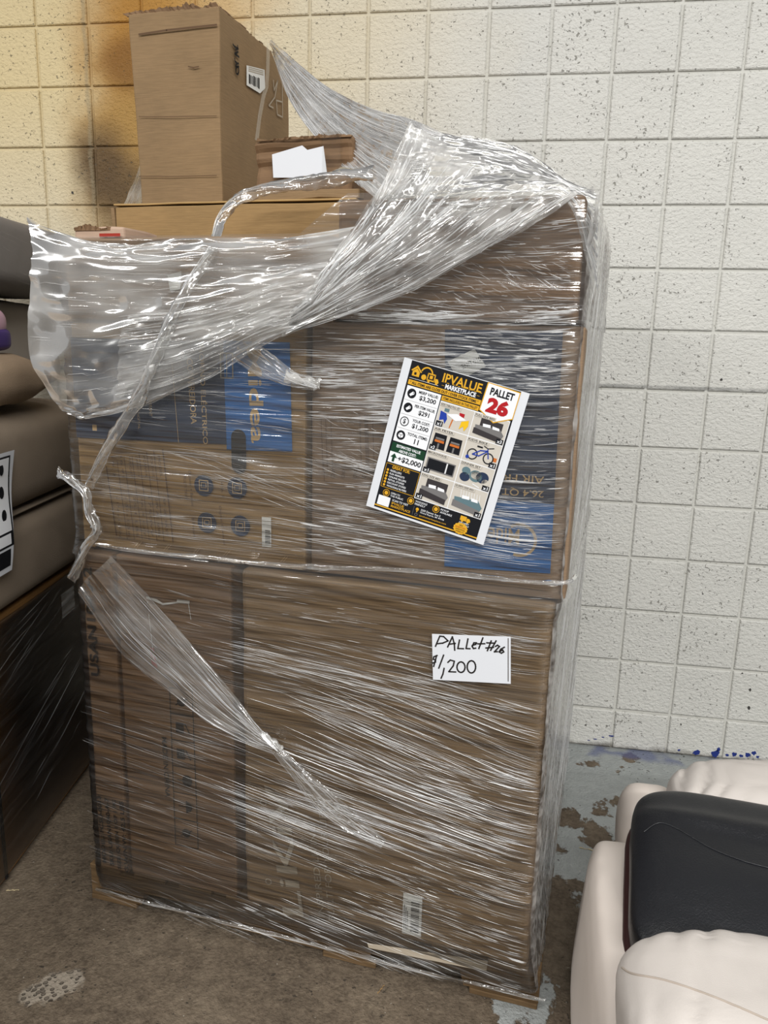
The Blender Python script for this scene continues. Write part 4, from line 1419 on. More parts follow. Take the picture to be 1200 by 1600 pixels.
def paper_sheet(name, label, ul, ur, ll, t, m, thick=.0006):
    """paper lying on the load's front; returns thing, origin, unit x (width 1), unit y down (height 1)"""
    a, b_, c = (np.array(px(*q, t)) for q in (ul, ur, ll))
    o = thing(name, label, 'paper sign', tuple(c))
    d_ = a + (b_ - a) + (c - a)
    q = [a, b_, d_, c]
    V_ = [p - c for p in q] + [p - c + np.array([0, thick, 0]) for p in q]
    mesh_obj('sheet', V_, [(0, 3, 2, 1), (4, 5, 6, 7), (0, 1, 5, 4), (1, 2, 6, 5), (2, 3, 7, 6), (3, 0, 4, 7)], m, o)
    return o, a, b_ - a, c - a


fly, fo, fx, fy = paper_sheet('flyer', 'tilted printed flyer listing pallet 26 stuck on the middle tier film', (632, 558), (828, 615), (572, 790), FT, M_PAPER)
fp = Print(fo, fx, -fy, (0, -1, 0), .00022)       # x 0..1 to the right, y 0..-1 downwards
K = 1.0


def R(m, a0, b0, a1, b1, layer): fp.rect(m, a0, -b1, a1, -b0, layer)


def T(m, txt, a, b_, w, h, layer, bold=.025, align='c'): fp.text(m, txt, a, -b_, w, h, 0, layer, bold, align)


fp.begin('black_panel')
R(M_FBLACK, .065, .004, .935, .985, 0)
fp.begin('gold_rule')
R(M_FGOLD, .065, .966, .935, .974, 1)
fp.begin('house_and_lorry_emblem')
# header emblem: house, arch, box and lorry
fp.poly(M_FGOLD, [(.078, -.062), (.122, -.026), (.166, -.062), (.156, -.066), (.122, -.040), (.088, -.066)], 1)
fp.poly(M_FGOLD, [(.092, -.066), (.122, -.044), (.150, -.066), (.150, -.095), (.092, -.095)], 1)
R(M_FBLACK, .108, .070, .126, .086, 2)
fp.ring(M_FGOLD, .205, -.062, .050, .010, 1, a0=.3, a1=2.9, ry=.044)
fp.disc(M_FGOLD, .188, -.086, .020, .017, 1)
fp.stroke(M_FGOLD, [(.218, -.055), (.274, -.055), (.274, -.095), (.218, -.095), (.218, -.055)], .008, 1)
R(M_FGOLD, .234, .064, .258, .084, 2)
fp.poly(M_FGOLD, [(.280, -.075), (.300, -.075), (.310, -.090), (.310, -.100), (.280, -.100)], 1)
fp.disc(M_FGOLD, .232, -.103, .009, .008, 2); fp.disc(M_FGOLD, .296, -.104, .009, .008, 2)
R(M_FWHITE, .078, .110, .315, .112, 2)
fp.begin('wordmark')
T(M_FGOLD, 'IPVALUE', .490, .052, .31, .056, 2, .02)
for k in range(8):     # slab serifs of the wordmark
    xk = .340 + k * .0435
    R(M_FGOLD, xk - .008, .0775, xk + .010, .081, 2)
T(M_FWHITE, 'MARKETPLACE', .492, .101, .245, .030, 2, .035)
R(M_FGOLD, .340, .100, .360, .102, 2); R(M_FGOLD, .624, .100, .644, .102, 2)
fp.begin('gold_banner')
R(M_FGOLD, .078, .122, .665, .152, 1)
T(M_FBLACK, '\u2605 ALL ITEMS ARE CLOSE OUT / OVER STOCK ITEMS \u2605'.replace('\u2605', '*'), .370, .137, .555, .018, 3, .025)
# badge
fp.begin('number_badge')
bd = [(.676, -.002), (.935, -.010), (.935, -.180), (.800, -.236), (.668, -.180)]
fp.poly(M_FGOLD, bd, 4)
fp.poly(M_FWHITE, [(.684, -.008), (.928, -.016), (.928, -.176), (.800, -.228), (.676, -.176)], 5)
T(M_FBLACK, 'PALLET', .806, .050, .185, .046, 7, .035)
T(M_FRED, '26', .800, .132, .17, .098, 7, .06)
# left column
fp.begin('value_panel')
R(M_FWHITE, .080, .160, .358, .525, 1)
fp.begin('value_lettering')
for i, (a_, b_) in enumerate((('MSRP VALUE:', '$3,200'), ('PER ITEM VALUE:', '$291'), ('YOUR COST:', '$1,200'), ('TOTAL ITEMS:', '11'))):
    y_ = .204 + i * .0915
    fp.disc(M_FBLACK, .130, -y_, .036, .031, 2)
    if i < 2:
        fp.poly(M_FWHITE, [(.112, -y_ - .008), (.136, -y_ + .014), (.150, -y_ + .010), (.150, -y_ - .002), (.124, -y_ - .018)], 3)
        fp.disc(M_FBLACK, .143, -y_ + .006, .004, .0035, 4, 8)
    elif i == 2:
        fp.disc(M_FWHITE, .130, -y_, .029, .025, 3)
        T(M_FBLACK, '$', .130, y_, .022, .036, 4, .02)
    else:
        fp.poly(M_FWHITE, [(.130, -y_ + .018), (.150, -y_ + .009), (.150, -y_ - .010), (.130, -y_ - .019), (.110, -y_ - .010), (.110, -y_ + .009)], 3)
        fp.stroke(M_FBLACK, [(.110, -y_ + .009), (.130, -y_), (.150, -y_ + .009)], .003, 4)
        fp.stroke(M_FBLACK, [(.130, -y_), (.130, -y_ - .018)], .003, 4)
    w_ = .024 * len(a_) * .52
    T(M_FBLACK, a_, .262, y_ - .022, min(.165, w_ * 1.15), .019, 2, .03)
    T(M_FBLACK, b_, .265, y_ + .014, {6: .135, 4: .088, 2: .036}[len(b_)], .034, 2, .025)
    if i:
        R(M_FGREY, .085, y_ - .046, .352, y_ - .0445, 2)
fp.begin('green_panel')
R(M_FGREEN, .080, .534, .358, .596, 1)
T(M_FWHITE, 'ESTIMATED VALUE', .220, .552, .20, .019, 2); T(M_FWHITE, 'ABOVE COST:', .220, .580, .145, .019, 2)
R(M_FWHITE, .080, .596, .358, .668, 1)
fp.poly(M_FGREEN, [(.120, -.604), (.148, -.632), (.130, -.632), (.130, -.660), (.110, -.660), (.110, -.632), (.092, -.632)], 2)
T(M_FBLACK, '+$2,000', .252, .632, .195, .040, 2, .025)
fp.begin('buyer_list')
fp.stroke(M_FGOLD, [(.078, -.678), (.358, -.678), (.358, -.838), (.078, -.838), (.078, -.678)], .003, 2)
T(M_FGOLD, 'GREAT FOR:', .205, .694, .15, .022, 2)
for i, t_ in enumerate(('RESELLERS', 'FLEA MARKETS', 'ONLINE SELLERS', 'RETAIL STORES', 'DISCOUNT STORES', 'WHOLESALE BUYERS')):
    y_ = .720 + i * .0205
    fp.disc(M_FGOLD, .100, -y_, .010, .0085, 2, 12)
    T(M_FWHITE, t_, .122, y_, .0105 * len(t_), .0125, 2, .01, 'l')
# picture grid
fp.begin('gold_banner')
R(M_FGOLD, .366, .160, .664, .190, 1)
T(M_FBLACK, 'ITEMS INCLUDED IN THIS PALLET', .515, .175, .275, .016, 3, .01)
fp.begin('picture_panel')
R(M_FWHITE, .366, .194, .922, .846, 1)
rows_ = [(.200, .352), (.358, .508), (.514, .660), (.666, .840)]
titles = [('KIDS TABLE FULL SET', 'FULL SIZE BED'), ('AIR FRYER', 'KIDS BIKE'), ('MICROWAVE', 'DINNER SET'), ('KING SIZE BED', 'QUEEN SIZE BED')]
cnt = [('x1', 'x3'), ('x2', 'x1'), ('x1', 'x1'), ('x1', 'x1')]
for r_i, (b0, b1) in enumerate(rows_):
    for c_i, (a0, a1) in enumerate(((.370, .640), (.646, .918))):
        fp.begin('printed_picture')
        R(M_FPALE, a0, b0, a1, b1, 2)
        W_, H_ = a1 - a0, b1 - b0
        q = lambda x, y: (a0 + W_ * x, -(b0 + H_ * y))
        B_ = lambda m, pts, l=3: fp.poly(m, [q(*p) for p in pts], l)
        if (r_i, c_i) == (0, 0):
            B_(M_FWHITE, [(.25, .42), (.55, .30), (.85, .45), (.55, .60)], 4)
            B_(M_FBLUE, [(.06, .35), (.24, .40), (.30, .62), (.26, .85), (.20, .68), (.08, .75)])
            B_(M_FYEL, [(.72, .55), (.92, .42), (.94, .65), (.86, .90), (.80, .72), (.70, .88)], 5)
            B_(M_FRED, [(.60, .22), (.76, .22), (.76, .38), (.62, .34)], 3)
            B_(M_FTEAL, [(.16, .20), (.30, .20), (.30, .34), (.16, .34)], 3)
            B_(M_FORANGE, [(.44, .56), (.48, .58), (.44, .95), (.41, .95)], 3)
        elif (r_i, c_i) == (1, 0):
            for x_ in (.08, .54):
                B_(M_FBLACK, [(x_, .25), (x_ + .36, .25), (x_ + .38, .90), (x_ - .02, .90)])
                B_(M_FORANGE, [(x_ + .04, .52), (x_ + .32, .52), (x_ + .32, .62), (x_ + .04, .62)], 4)
                B_(M_FGREY, [(x_ + .05, .42), (x_ + .31, .42), (x_ + .31, .50), (x_ + .05, .50)], 4)
                B_(M_FGREY, [(x_ + .15, .66), (x_ + .20, .66), (x_ + .20, .88), (x_ + .15, .88)], 4)
        elif (r_i, c_i) == (1, 1):
            for x_ in (.25, .72):
                cx, cy = q(x_, .66)
                fp.ring(M_FBLACK, cx, cy, .042, .009, 4, ry=.036)
            fp.stroke(M_FBLUE, [q(.25, .66), q(.45, .42), q(.66, .36), q(.44, .66), q(.25, .66)], .008, 5)
            fp.stroke(M_FBLUE, [q(.72, .66), q(.64, .30)], .008, 5)
            fp.stroke(M_FBLACK, [q(.52, .20), q(.64, .26), q(.80, .18)], .006, 5)
            fp.stroke(M_FBLACK, [q(.34, .28), q(.48, .28)], .010, 5)
            fp.disc(M_FBLUE, *q(.13, .82), .014, .012, 5, 12)
            B_(M_FORANGE, [(.86, .55), (.96, .55), (.96, .72), (.86, .72)])
        elif (r_i, c_i) == (2, 0):
            B_(M_FGREY, [(.06, .30), (.92, .30), (.92, .86), (.06, .86)])
            B_(M_FBLACK, [(.10, .35), (.64, .35), (.64, .80), (.10, .80)], 4)
            B_(M_FBLACK, [(.70, .35), (.89, .35), (.89, .80), (.70, .80)], 4)
            B_(M_FWHITE, [(.655, .35), (.685, .35), (.685, .80), (.655, .80)], 5)
        elif (r_i, c_i) == (2, 1):
            for x_, y_, rr_, m_ in ((.22, .38, .034, M_FTEAL), (.22, .66, .040, M_NAVY), (.72, .48, .050, M_NAVY), (.52, .50, .052, M_FTEAL), (.52, .46, .038, M_FPALE), (.84, .66, .030, M_FPALE)):
                fp.disc(m_, *q(x_, y_), rr_, rr_ * .72, 4, 18)
            fp.stroke(M_FWHITE, [q(.50, .86), q(.70, .94)], .005, 5)
        else:
            dk = M_FDARK if (r_i, c_i) != (3, 1) else M_FGREY
            B_(M_FPALE if (r_i, c_i) == (3, 1) else M_FDARK, [(.22, .16), (.86, .16), (.86, .55), (.22, .55)])
            if (r_i, c_i) == (3, 1):
                for k_ in range(8):
                    fp.stroke(M_FWHITE, [q(.24 + k_ * .08, .18), q(.28 + k_ * .08, .50)], .003, 4)
            B_(M_FGREY if (r_i, c_i) != (3, 1) else M_FTEAL, [(.10, .48), (.80, .40), (.95, .62), (.90, .80), (.12, .66)], 5)
            B_(dk, [(.08, .60), (.90, .74), (.90, .94), (.08, .84)], 6)
            B_(M_FWHITE, [(.30, .36), (.52, .34), (.54, .46), (.32, .48)], 6)
            B_(M_FWHITE, [(.58, .36), (.78, .38), (.80, .48), (.60, .48)], 6)
        R(M_FPALE, a0, b0, a0 + W_ * .62, b0 + .022, 7)
        T(M_FBLACK, titles[r_i][c_i], a0 + W_ * .31, b0 + .0115, W_ * .56, .013, 8, .008)
        xa = a0 + .004 if c_i == 0 else a1 - .058
        R(M_FBLACK, xa, b1 - .034, xa + .054, b1 - .002, 7)
        T(M_FWHITE, cnt[r_i][c_i], xa + .027, b1 - .018, .036, .022, 8, .015)
fp.begin('foot_lettering')
# foot
for (a_, b_, l1, l2) in ((.136, .872, 'OPEN TO', 'THE PUBLIC'), (.346, .872, 'WHOLESALE', 'FRIENDLY'), (.560, .872, 'PICKUP', 'AVAILABLE')):
    fp.ring(M_FGOLD, a_, -b_, .028, .004, 2, ry=.024)
    fp.disc(M_FGOLD, a_, -b_, .016, .014, 2, 10)
    T(M_FWHITE, l1, a_ + .038, b_ - .009, .011 * len(l1), .0125, 2, .006, 'l'); T(M_FWHITE, l2, a_ + .038, b_ + .009, .011 * len(l2), .0125, 2, .006, 'l')
R(M_FGOLD, .765, .858, .815, .884, 2)
fp.poly(M_FGOLD, [(.818, -.866), (.838, -.866), (.848, -.878), (.848, -.888), (.765, -.888), (.765, -.884), (.818, -.884)], 2)
fp.disc(M_FGOLD, .785, -.890, .009, .008, 3, 12); fp.disc(M_FGOLD, .830, -.890, .009, .008, 3, 12)
T(M_FWHITE, 'DELIVERY', .806, .903, .080, .010, 2, .006); T(M_FWHITE, 'AVAILABLE', .806, .917, .085, .010, 2, .006)
fp.begin('white_square')
R(M_FWHITE, .082, .897, .182, .962, 2)
fp.begin('foot_lettering')
T(M_FWHITE, 'SCAN TO VISIT', .200, .906, .135, .014, 2, .006, 'l')
T(M_FGOLD, 'IPVALUE', .200, .926, .105, .016, 2, .012, 'l'); T(M_FGOLD, 'MARKETPLACE', .200, .946, .165, .016, 2, .012, 'l')
R(M_FGREY, .385, .898, .387, .958, 2)
fp.disc(M_FGOLD, .416, -.912, .013, .011, 2, 12); fp.poly(M_FGOLD, [(.405, -.916), (.427, -.916), (.416, -.934)], 2)
T(M_FWHITE, '3205 Denver Ave S', .445, .908, .165, .013, 2, .004, 'l'); T(M_FWHITE, 'Grand Rapids, MI 49548', .445, .926, .20, .013, 2, .004, 'l')
fp.ring(M_FGREY, .416, -.948, .012, .003, 2, ry=.010)
T(M_FGOLD, 'ipvaluemarketplace.com', .445, .948, .225, .013, 2, .004, 'l')
n_ = 28
fp.begin('gold_seal')
fp.poly(M_FGOLD, [(.790 + (.060 if k % 2 else .054) * math.cos(2 * math.pi * k / n_), -.942 + (.040 if k % 2 else .036) * math.sin(2 * math.pi * k / n_)) for k in range(n_)], 9)
for i, t_ in enumerate(('NEW', 'INVENTORY', 'ARRIVING', 'WEEKLY!')):
    T(M_FRED if i == 1 else M_FBLACK, t_, .790, .921 + i * .014, .0095 * len(t_), .010, 10, .006)
fp.emit(fly, {'flyer_black': 'printed_panel', 'flyer_white': 'printed_white', 'flyer_gold': 'printed_gold', 'flyer_green': 'printed_green'}, 'printed_picture')

# ------------------------------------------------------------------ handwritten price sheet
note, no, nx, ny = paper_sheet('price_note', 'white sheet with handwritten pallet number and price on the lower tier film', (675, 990.5), (798, 995), (676.5, 1062), TF_L - .010, M_PAPER)
npn = Print(no, nx, -ny, (0, -1, 0), .0003)
asp = np.linalg.norm(nx) / np.linalg.norm(ny)


def ink(pts):
    """stroke given in pixels of a 7.5x look at the sheet"""
    P_ = []
    for x, y in pts:
        dx, dy = x - 110, y - 155
        b_ = (dy - dx * 35 / 925) / 545
        P_.append(np.array([(dx - 8 * b_) / 925, -b_]))
    w = .0052
    ux, uy = np.linalg.norm(nx), np.linalg.norm(ny)
    for a, b_ in zip(P_[:-1], P_[1:]):
        A_, B_ = a * [ux, uy], b_ * [ux, uy]
        d_ = B_ - A_
        l = np.linalg.norm(d_)
        if l < 1e-6:
            continue
        d_ /= l
        q = np.array([-d_[1], d_[0]]) * w / 2 * .62
        A_, B_ = A_ - d_ * w * .25, B_ + d_ * w * .25
        npn.poly(M_INK, [(p / [ux, uy]) for p in (A_ - q, B_ - q, B_ + q, A_ + q)], 1)


for s_ in ([(152, 300), (178, 240), (205, 180), (250, 185), (303, 235), (240, 262), (165, 270)], [(298, 308), (355, 188), (378, 270), (383, 345)], [(318, 275), (390, 265)],
           [(440, 225), (420, 325), (488, 327)], [(540, 212), (518, 325), (565, 327)], [(590, 290), (632, 275), (640, 258), (610, 258), (590, 300), (605, 325), (632, 320)],
           [(715, 200), (668, 325)], [(655, 270), (738, 268)], [(812, 235), (768, 350)], [(868, 235), (806, 345)], [(760, 258), (855, 262)], [(750, 318), (840, 310)],
           [(860, 300), (885, 285), (908, 300), (850, 362), (885, 360)], [(965, 308), (925, 330), (905, 362), (930, 378), (958, 362), (945, 340), (915, 355)],
           [(172, 408), (130, 425), (125, 455), (152, 462), (150, 488), (114, 500)], [(165, 410), (128, 540)], [(250, 403), (190, 560)], [(255, 560), (240, 630), (218, 680)],
           [(300, 490), (330, 462), (378, 475), (365, 530), (312, 600), (395, 603)],
           [(458 + 48 * math.cos(k), 545 - 62 * math.sin(k)) for k in np.linspace(1.2, 7.6, 20)], [(582 + 50 * math.cos(k), 540 - 72 * math.sin(k)) for k in np.linspace(1.2, 7.7, 20)]):
    ink(s_)
npn.rect(M_FGREY, .962, -.95, .976, -.03, 0)
npn.emit(note, {'flyer_grey': 'tape_edge'}, 'handwriting')

# ------------------------------------------------------------------ left load: carton, sofa, pillows (x = outward, y = back along its side)
M_LKRAFT = card('left_kraft', srgb(150, 110, 64))
M_LINEN = fabric('beige_linen', srgb(140, 126, 110), 0.9, 320, 0.5, 5, 0.07)
M_LINEN2 = fabric('tan_linen', srgb(154, 134, 112), 0.9, 320, 0.5, 5, 0.07)
M_GREYFAB = fabric('grey_wrapped_fabric', srgb(132, 128, 125), 0.6, 40, 0.3, 4, 0.06)
M_GREYFAB2 = fabric('light_grey_fabric', srgb(170, 162, 154), 0.7, 40, 0.3, 4, 0.06)
lc = thing('large_carton', 'large dark brown carton on the floor under the beige sofa', 'carton', (-.45, .3, 0), 'left')
bm_obj('carton_body', box_bm(-.45, .445, -.85, .62, 0.006, .765, .008, 2, 10, .004, 6, 31), M_LKRAFT, lc)
bm_obj('carton_skid', box_bm(-.42, .42, -.82, .60, -.003, .006, .001, 1), M_GAP, lc)  # added near-black slab that stands in for the shaded gap beneath
V_ = [(.4535, .20, .62), (.4535, .30, .62), (.4535, .30, .70), (.4535, .20, .70)]
M_CLOUDY = film('clear_pouch', .35, .1, .2)
mesh_obj('label_pouch', V_, [(0, 1, 2, 3)], M_CLOUDY, lc)
bm_obj('carton_seam', box_bm(.447, .4515, -.262, -.250, .012, .76, .001, 1), M_GAP, lc)
torn_strip(.451, -.42, .451, -.27, .70, .05, M_KRAFT_WARM, 'torn_flap', lc, 0.0)
# film on it
fl2 = Folds()
for _ in range(110):
    z = random.uniform(.12, .72); y_ = random.uniform(-.75, .45); L_ = random.uniform(.08, .45); a_ = math.radians(random.uniform(8, 22))
    pts = [(.4535, y_ + L_ * k / 6 * math.cos(a_), z + L_ * k / 6 * math.sin(a_)) for k in range(7)]
    pts = [p for p in pts if p[1] < .60 and p[2] < .75]
    if len(pts) > 2:
        fl2.add(pts, np.array([1.0, 0, 0]), np.array([0, 0, 1.0]), random.uniform(.0008, .002), rnd_op() * .4, .5)
lw = thing('stretch_film', 'clear stretch film wound around the dark carton below the beige sofa', 'plastic film', (-.45, .3, 0), 'left')
bm_obj('film_sheet', box_bm(-.455, .4525, -.857, .627, .02, .75, .010, 2, 8, .0018, 8, 3), film('left_film', .02, .015, .22, (90, 3, 90), .6), lw, True)
o_ = mesh_obj('film_creases', fl2.V, fl2.F, M_FOLD, lw)
at = o_.data.attributes.new('op', 'FLOAT', 'POINT')
at.data.foreach_set('value', np.clip(np.array(fl2.op, dtype=np.float32), 0, 1))
tag(o_, kind='stuff')

sf = thing('sofa', 'beige linen sofa resting on the dark carton at left edge', 'sofa', (-.40, .20, .772), 'left')
puff('base_panel', (0, 0, .130), (.44, .62, .130), M_LINEN, sf, .22, 30, .004, 8, 3, .30)
puff('armrest', (.01, 0, .400), (.445, .62, .150), M_LINEN, sf, .28, 30, .006, 7, 5, .42)
bm_obj('seam_piping', box_bm(-.42, .428, -.59, .60, .258, .264, .002, 2, 6, .003, 6, 4), M_LINEN, sf, True)
pw = thing('pillow', 'tan linen throw pillow lying on the beige sofa', 'pillow', (-.04, .23, 1.326), 'left')


def pil_shape(p): return Vector((p.x, p.y, p.z * (1 - .55 * max(0, (abs(p.y) - .08)) / .26)))


puff('cushion_cover', (0, 0, .070), (.10, .27, .070), M_LINEN2, pw, .6, 30, .008, 9, 7, .8, pil_shape)
g1 = thing('cushion', 'light grey sofa cushion beneath the dark grey wrapped one', 'cushion', (-.35, .34, 1.327), 'left')
puff('cushion_cover', (0, .16, .147), (.19, .60, .143), M_GREYFAB2, g1, .35, 26, .006, 7, 9, .25)
g2 = thing('cushion', 'dark grey cushion in stretched plastic, topmost on the left stack', 'cushion', (-.31, .34, 1.634), 'left')
puff('cushion_cover', (-.01, .16, .105), (.30, .60, .106), M_GREYFAB, g2, .35, 26, .006, 7, 10, .35)
fl3 = Folds()
for _ in range(90):
    z = random.uniform(.02, .19); y_ = random.uniform(-.4, .4); L_ = random.uniform(.06, .3)
    pts = [(.296 - .05 * abs(z - .1) / .1 * 0, y_ + L_ * k / 6, z + random.uniform(-.001, .001) - .02 * k / 6) for k in range(7)]
    fl3.add(pts, np.array([1.0, 0, 0]), np.array([0, 0, 1.0]), random.uniform(.0008, .002), rnd_op() * .35, .5)
o_ = mesh_obj('film_creases', fl3.V, fl3.F, M_FOLD, g2)
at = o_.data.attributes.new('op', 'FLOAT', 'POINT')
at.data.foreach_set('value', np.clip(np.array(fl3.op, dtype=np.float32), 0, 1))
tag(o_, kind='stuff')
M_PINK = flat('pink_plastic', srgb(206, 168, 186), .45)
M_PURPLE = flat('purple_plastic', srgb(70, 50, 120), .45)
tb = thing('plastic_toy', 'rounded pink and purple plastic thing above the tan pillow at left edge', 'toy', (-.03, .200, 1.470), 'left')
puff('pink_shell', (0, 0, .075), (.045, .10, .045), M_PINK, tb, .7, 16, 0, 1, 0, .8)
puff('purple_shell', (0, 0, .032), (.048, .104, .032), M_PURPLE, tb, .5, 16, 0, 1, 0, .5)
# curved paper sign on the sofa
sg_ = thing('flyer', 'curled white printed flyer on the beige sofa at left edge', 'paper sign', (.066, .10, .912), 'left')
nn_ = 14


def curl(k): return .004 * math.sin(k * 7) + .004 * k


V_, F_ = [], []
for i in range(nn_ + 1):
    z = .31 * i / nn_
    for yy in (-.20, -.018 + .05 * i / nn_):
        V_.append((curl(i / nn_), yy, z))
F_ = [(2 * i, 2 * i + 1, 2 * i + 3, 2 * i + 2) for i in range(nn_)]
V_ += [(x - .0007, y, z) for x, y, z in V_]
F_ += [tuple(j + 2 * (nn_ + 1) for j in reversed(f)) for f in F_]
mesh_obj('sheet', V_, F_, M_PAPER, sg_, True)
pl = [(0, .055, .045, .105, M_FBLACK), (1, .06, .108, .285, M_FBLACK), (1, -.10, .114, .278, M_FWHITE)]
for z0, z1, m_, y0, y1, x_ in ((.015, .060, M_FBLACK, -.18, -.028, .0006), (.066, .30, M_FBLACK, -.18, -.010, .0006), (.072, .100, M_FWHITE, -.17, -.025, .0012), (.106, .295, M_FWHITE, -.17, -.018, .0012)):
    V2, F2 = [], []
    for i in range(9):
        z = z0 + (z1 - z0) * i / 8
        for yy in (y0, y1 + .05 * z / .31 * .4):
            V2.append((curl(z / .31) + x_, yy, z))
    mesh_obj('printed_panel', V2, [(2 * i, 2 * i + 1, 2 * i + 3, 2 * i + 2) for i in range(8)], m_, sg_, True)
for z_ in (.15, .21, .27):
    V2 = [(curl(z_ / .31) + .0022, -.040 + .012 * math.cos(a_), z_ + .016 * math.sin(a_)) for a_ in np.linspace(0, 2 * math.pi, 16, endpoint=False)]
    mesh_obj('printed_disc', V2, [tuple(range(16))], M_FBLACK, sg_)

# ------------------------------------------------------------------ white recliner without its back, black pad lying on its seat
M_LEATHER = fabric('white_leather', srgb(198, 191, 185), 0.5, 420, 0.12, 5, 0.04, 0.4)
M_LEATHER2 = fabric('cream_leather', srgb(226, 215, 206), 0.55, 420, 0.12, 5, 0.04, 0.4)  # same leather, coloured paler so footrest and panels look lit
M_BLACKL = fabric('black_leather', srgb(13, 15, 21), 0.38, 300, 0.35, 6, 0.06, 0.5)
M_TRIM = flat('dark_red_trim', srgb(52, 26, 26), 0.5)
M_SEAM = flat('cream_thread', srgb(176, 164, 152), 0.8)
rc = thing('recliner', 'cream white leather recliner seat at lower right corner', 'recliner', (.75, -1.50, FLOOR_Z), 'world', math.radians(-3))


def lean(p): return Vector((p.x + .06 * (p.z + .21), p.y, p.z))


def gathers(o, x_end, amp, seed):
    """pleats where the leather is gathered at the end of an arm"""
    me = o.data
    for v in me.vertices:
        k = max(0, 1 - (v.co.x - x_end) / .24)
        if k > 0 and v.co.z > .38:
            a = (v.co.x - .35 * v.co.y) * 120 + 2.6 * mnoise.noise(Vector((v.co.x * 9, v.co.y * 12, seed)))
            w_ = abs(math.sin(a * .5)) ** .5
            n_ = max(0, mnoise.noise(Vector((v.co.x * 11, v.co.y * 7, seed + 4))) + .45)
            v.co.z += amp * k * (w_ - .8) * n_


puff('footrest', (-.335, -.03, .200), (.072, .40, .200), M_LEATHER2, rc, .42, 40, .005, 8, 2, .35, lean)
puff('seat_base', (.10, .02, .17), (.34, .33, .155), M_LEATHER2, rc, .25, 24, 0, 1, 0, .25)
arm_f = puff('armrest', (.105, -.285, .478), (.47, .135, .125), M_LEATHER, rc, .42, 70, .006, 9, 3, .62)
arm_b = puff('armrest', (.245, .385, .447), (.44, .125, .125), M_LEATHER, rc, .42, 70, .006, 9, 8, .62)
gathers(arm_f, -.365, .016, 1); gathers(arm_b, -.195, .024, 5)
puff('arm_panel', (.105, -.305, .18), (.43, .12, .178), M_LEATHER2, rc, .3, 24, .004, 8, 5, .3)
puff('arm_panel', (.225, .385, .18), (.42, .11, .178), M_LEATHER2, rc, .3, 24, .004, 8, 6, .3)
puff('side_bolster', (-.225, .44, .335), (.08, .11, .11), M_LEATHER2, rc, .6, 24, .004, 8, 7, .7)
bp = thing('seat_pad', 'black leather pad lying between the arms of the white recliner', 'pad', (.822, -1.445, .372), 'world', math.radians(-8))


def wedge(p):
    k = p.y / .22
    top = max(0, p.z / .070)
    return Vector((p.x, p.y, p.z + .034 * k - top * .035 * max(0, -k - .15) + top * .012 * math.exp(-((k - .45) / .12) ** 2)))


pad = puff('pad_cover', (0, 0, .095), (.385, .222, .070), M_BLACKL, bp, .30, 50, .003, 6, 4, .45, wedge)
puff('pad_backing', (-.006, 0, .045), (.388, .223, .034), M_TRIM, bp, .30, 24, 0, 1, 0, .5, wedge)


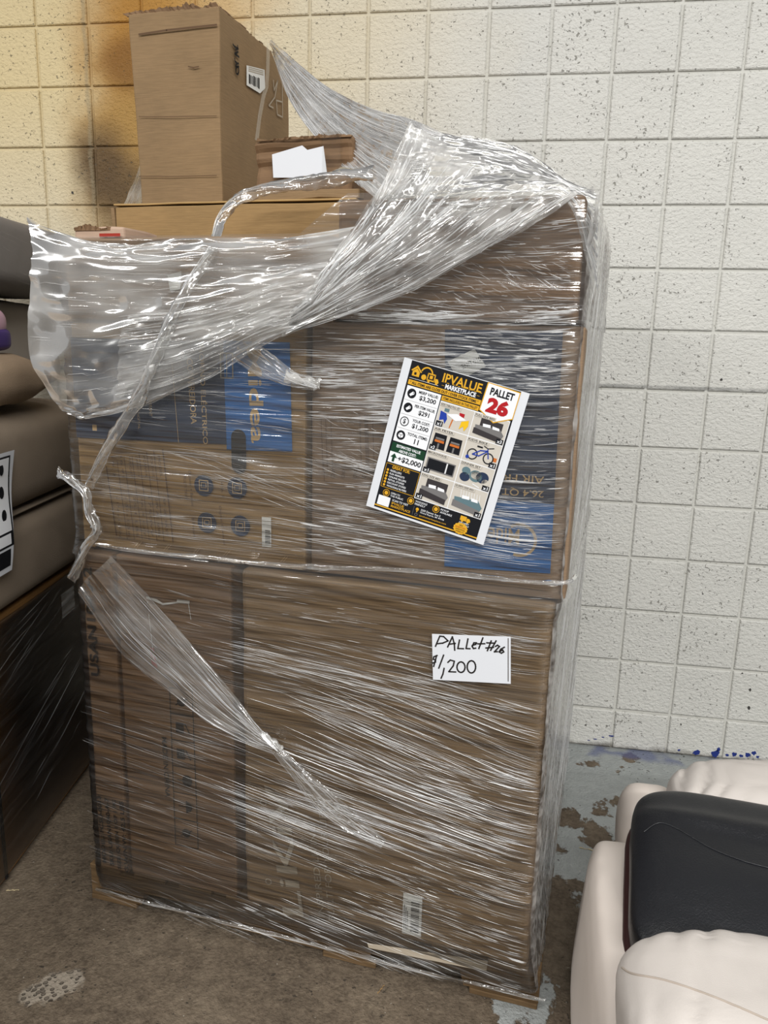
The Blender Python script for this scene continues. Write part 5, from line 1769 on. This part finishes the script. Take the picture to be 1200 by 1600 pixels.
def seam_on(name, o, pts, r, m, parent, n=60):
    """piping laid on a surface where the photograph shows it"""
    bpy.context.view_layer.update()
    inv = o.matrix_world.inverted()
    P = []
    for u, v in catmull(np.array(pts, float), n):
        d = inv.to_3x3() @ Vector(ray(u, v))
        hit, loc, nr_, _ = o.ray_cast(inv @ Vector(CAM), d.normalized())
        if hit:
            P.append(np.array(loc + nr_ * r * .3))
    if len(P) < 4:
        return
    V_, F_ = [], []
    T_ = np.gradient(np.array(P), axis=0)
    for p, t_ in zip(P, T_):
        t_ = t_ / max(np.linalg.norm(t_), 1e-9)
        a1 = np.cross(t_, [0, 0, 1.0]); a1 /= max(np.linalg.norm(a1), 1e-6)
        a2 = np.cross(a1, t_)
        for j in range(6):
            a = math.pi * j / 3
            V_.append(p + a1 * r * math.cos(a) + a2 * r * math.sin(a))
    for i in range(len(P) - 1):
        for j in range(6):
            F_.append((i * 6 + j, i * 6 + (j + 1) % 6, (i + 1) * 6 + (j + 1) % 6, (i + 1) * 6 + j))
    mesh_obj(name, V_, F_, m, parent, True)


seam_on('seam', arm_f, [(972, 1512), (990, 1522), (1040, 1532), (1100, 1552), (1150, 1572), (1200, 1594)], .0016, M_SEAM, rc)
seam_on('seam', pad, [(1006, 1300), (1030, 1286), (1060, 1296), (1110, 1325), (1160, 1345), (1200, 1356)], .0016, M_BLACKL, bp)

# ------------------------------------------------------------------ bits of litter on the floor
M_STRAW = flat('straw', srgb(206, 190, 150), .8)
M_WOODCHIP = flat('wood_chip', srgb(150, 120, 80), .8)


def on_floor(u, v):
    d = ray(u, v)
    return CAM + d * ((FLOOR_Z - CAM[2]) / d[2])


def stick(u0, v0, u1, v1, r, name, label, cat, m):
    a, b_ = on_floor(u0, v0), on_floor(u1, v1)
    d_ = b_ - a
    L_ = np.linalg.norm(d_)
    o = mesh_obj(name, *tube(L_, r), m)
    o.location = (a[0], a[1], FLOOR_Z + r * .9)
    o.rotation_euler = (0, 0, math.atan2(d_[1], d_[0]))
    tag(o, label, cat)


def tube(L_, r, n=6, k=8):
    V_, F_ = [], []
    for i in range(k + 1):
        x = L_ * i / k
        dy = .08 * L_ * math.sin(i * 2.1) * .4
        for j in range(n):
            a = 2 * math.pi * j / n
            rr_ = r * (.75 + .35 * math.sin(i * 1.7))
            V_.append((x, dy + rr_ * math.cos(a), rr_ * math.sin(a) * .8))
    for i in range(k):
        for j in range(n):
            F_.append((i * n + j, i * n + (j + 1) % n, (i + 1) * n + (j + 1) % n, (i + 1) * n + j))
    F_ += [tuple(range(n))[::-1], tuple(k * n + j for j in range(n))]
    return V_, F_


stick(905, 1325, 937, 1331, .0018, 'straw', 'pale straw on the floor between wrapped stack and recliner', 'straw', M_STRAW)
stick(10, 1392, 30, 1391, .0016, 'wood_splinter', 'pale splinter on the floor beside the dark carton', 'splinter', M_STRAW)
stick(590, 1553, 600, 1540, .0014, 'wood_splinter', 'tiny splinter on the floor in front of the pallet', 'splinter', M_WOODCHIP)
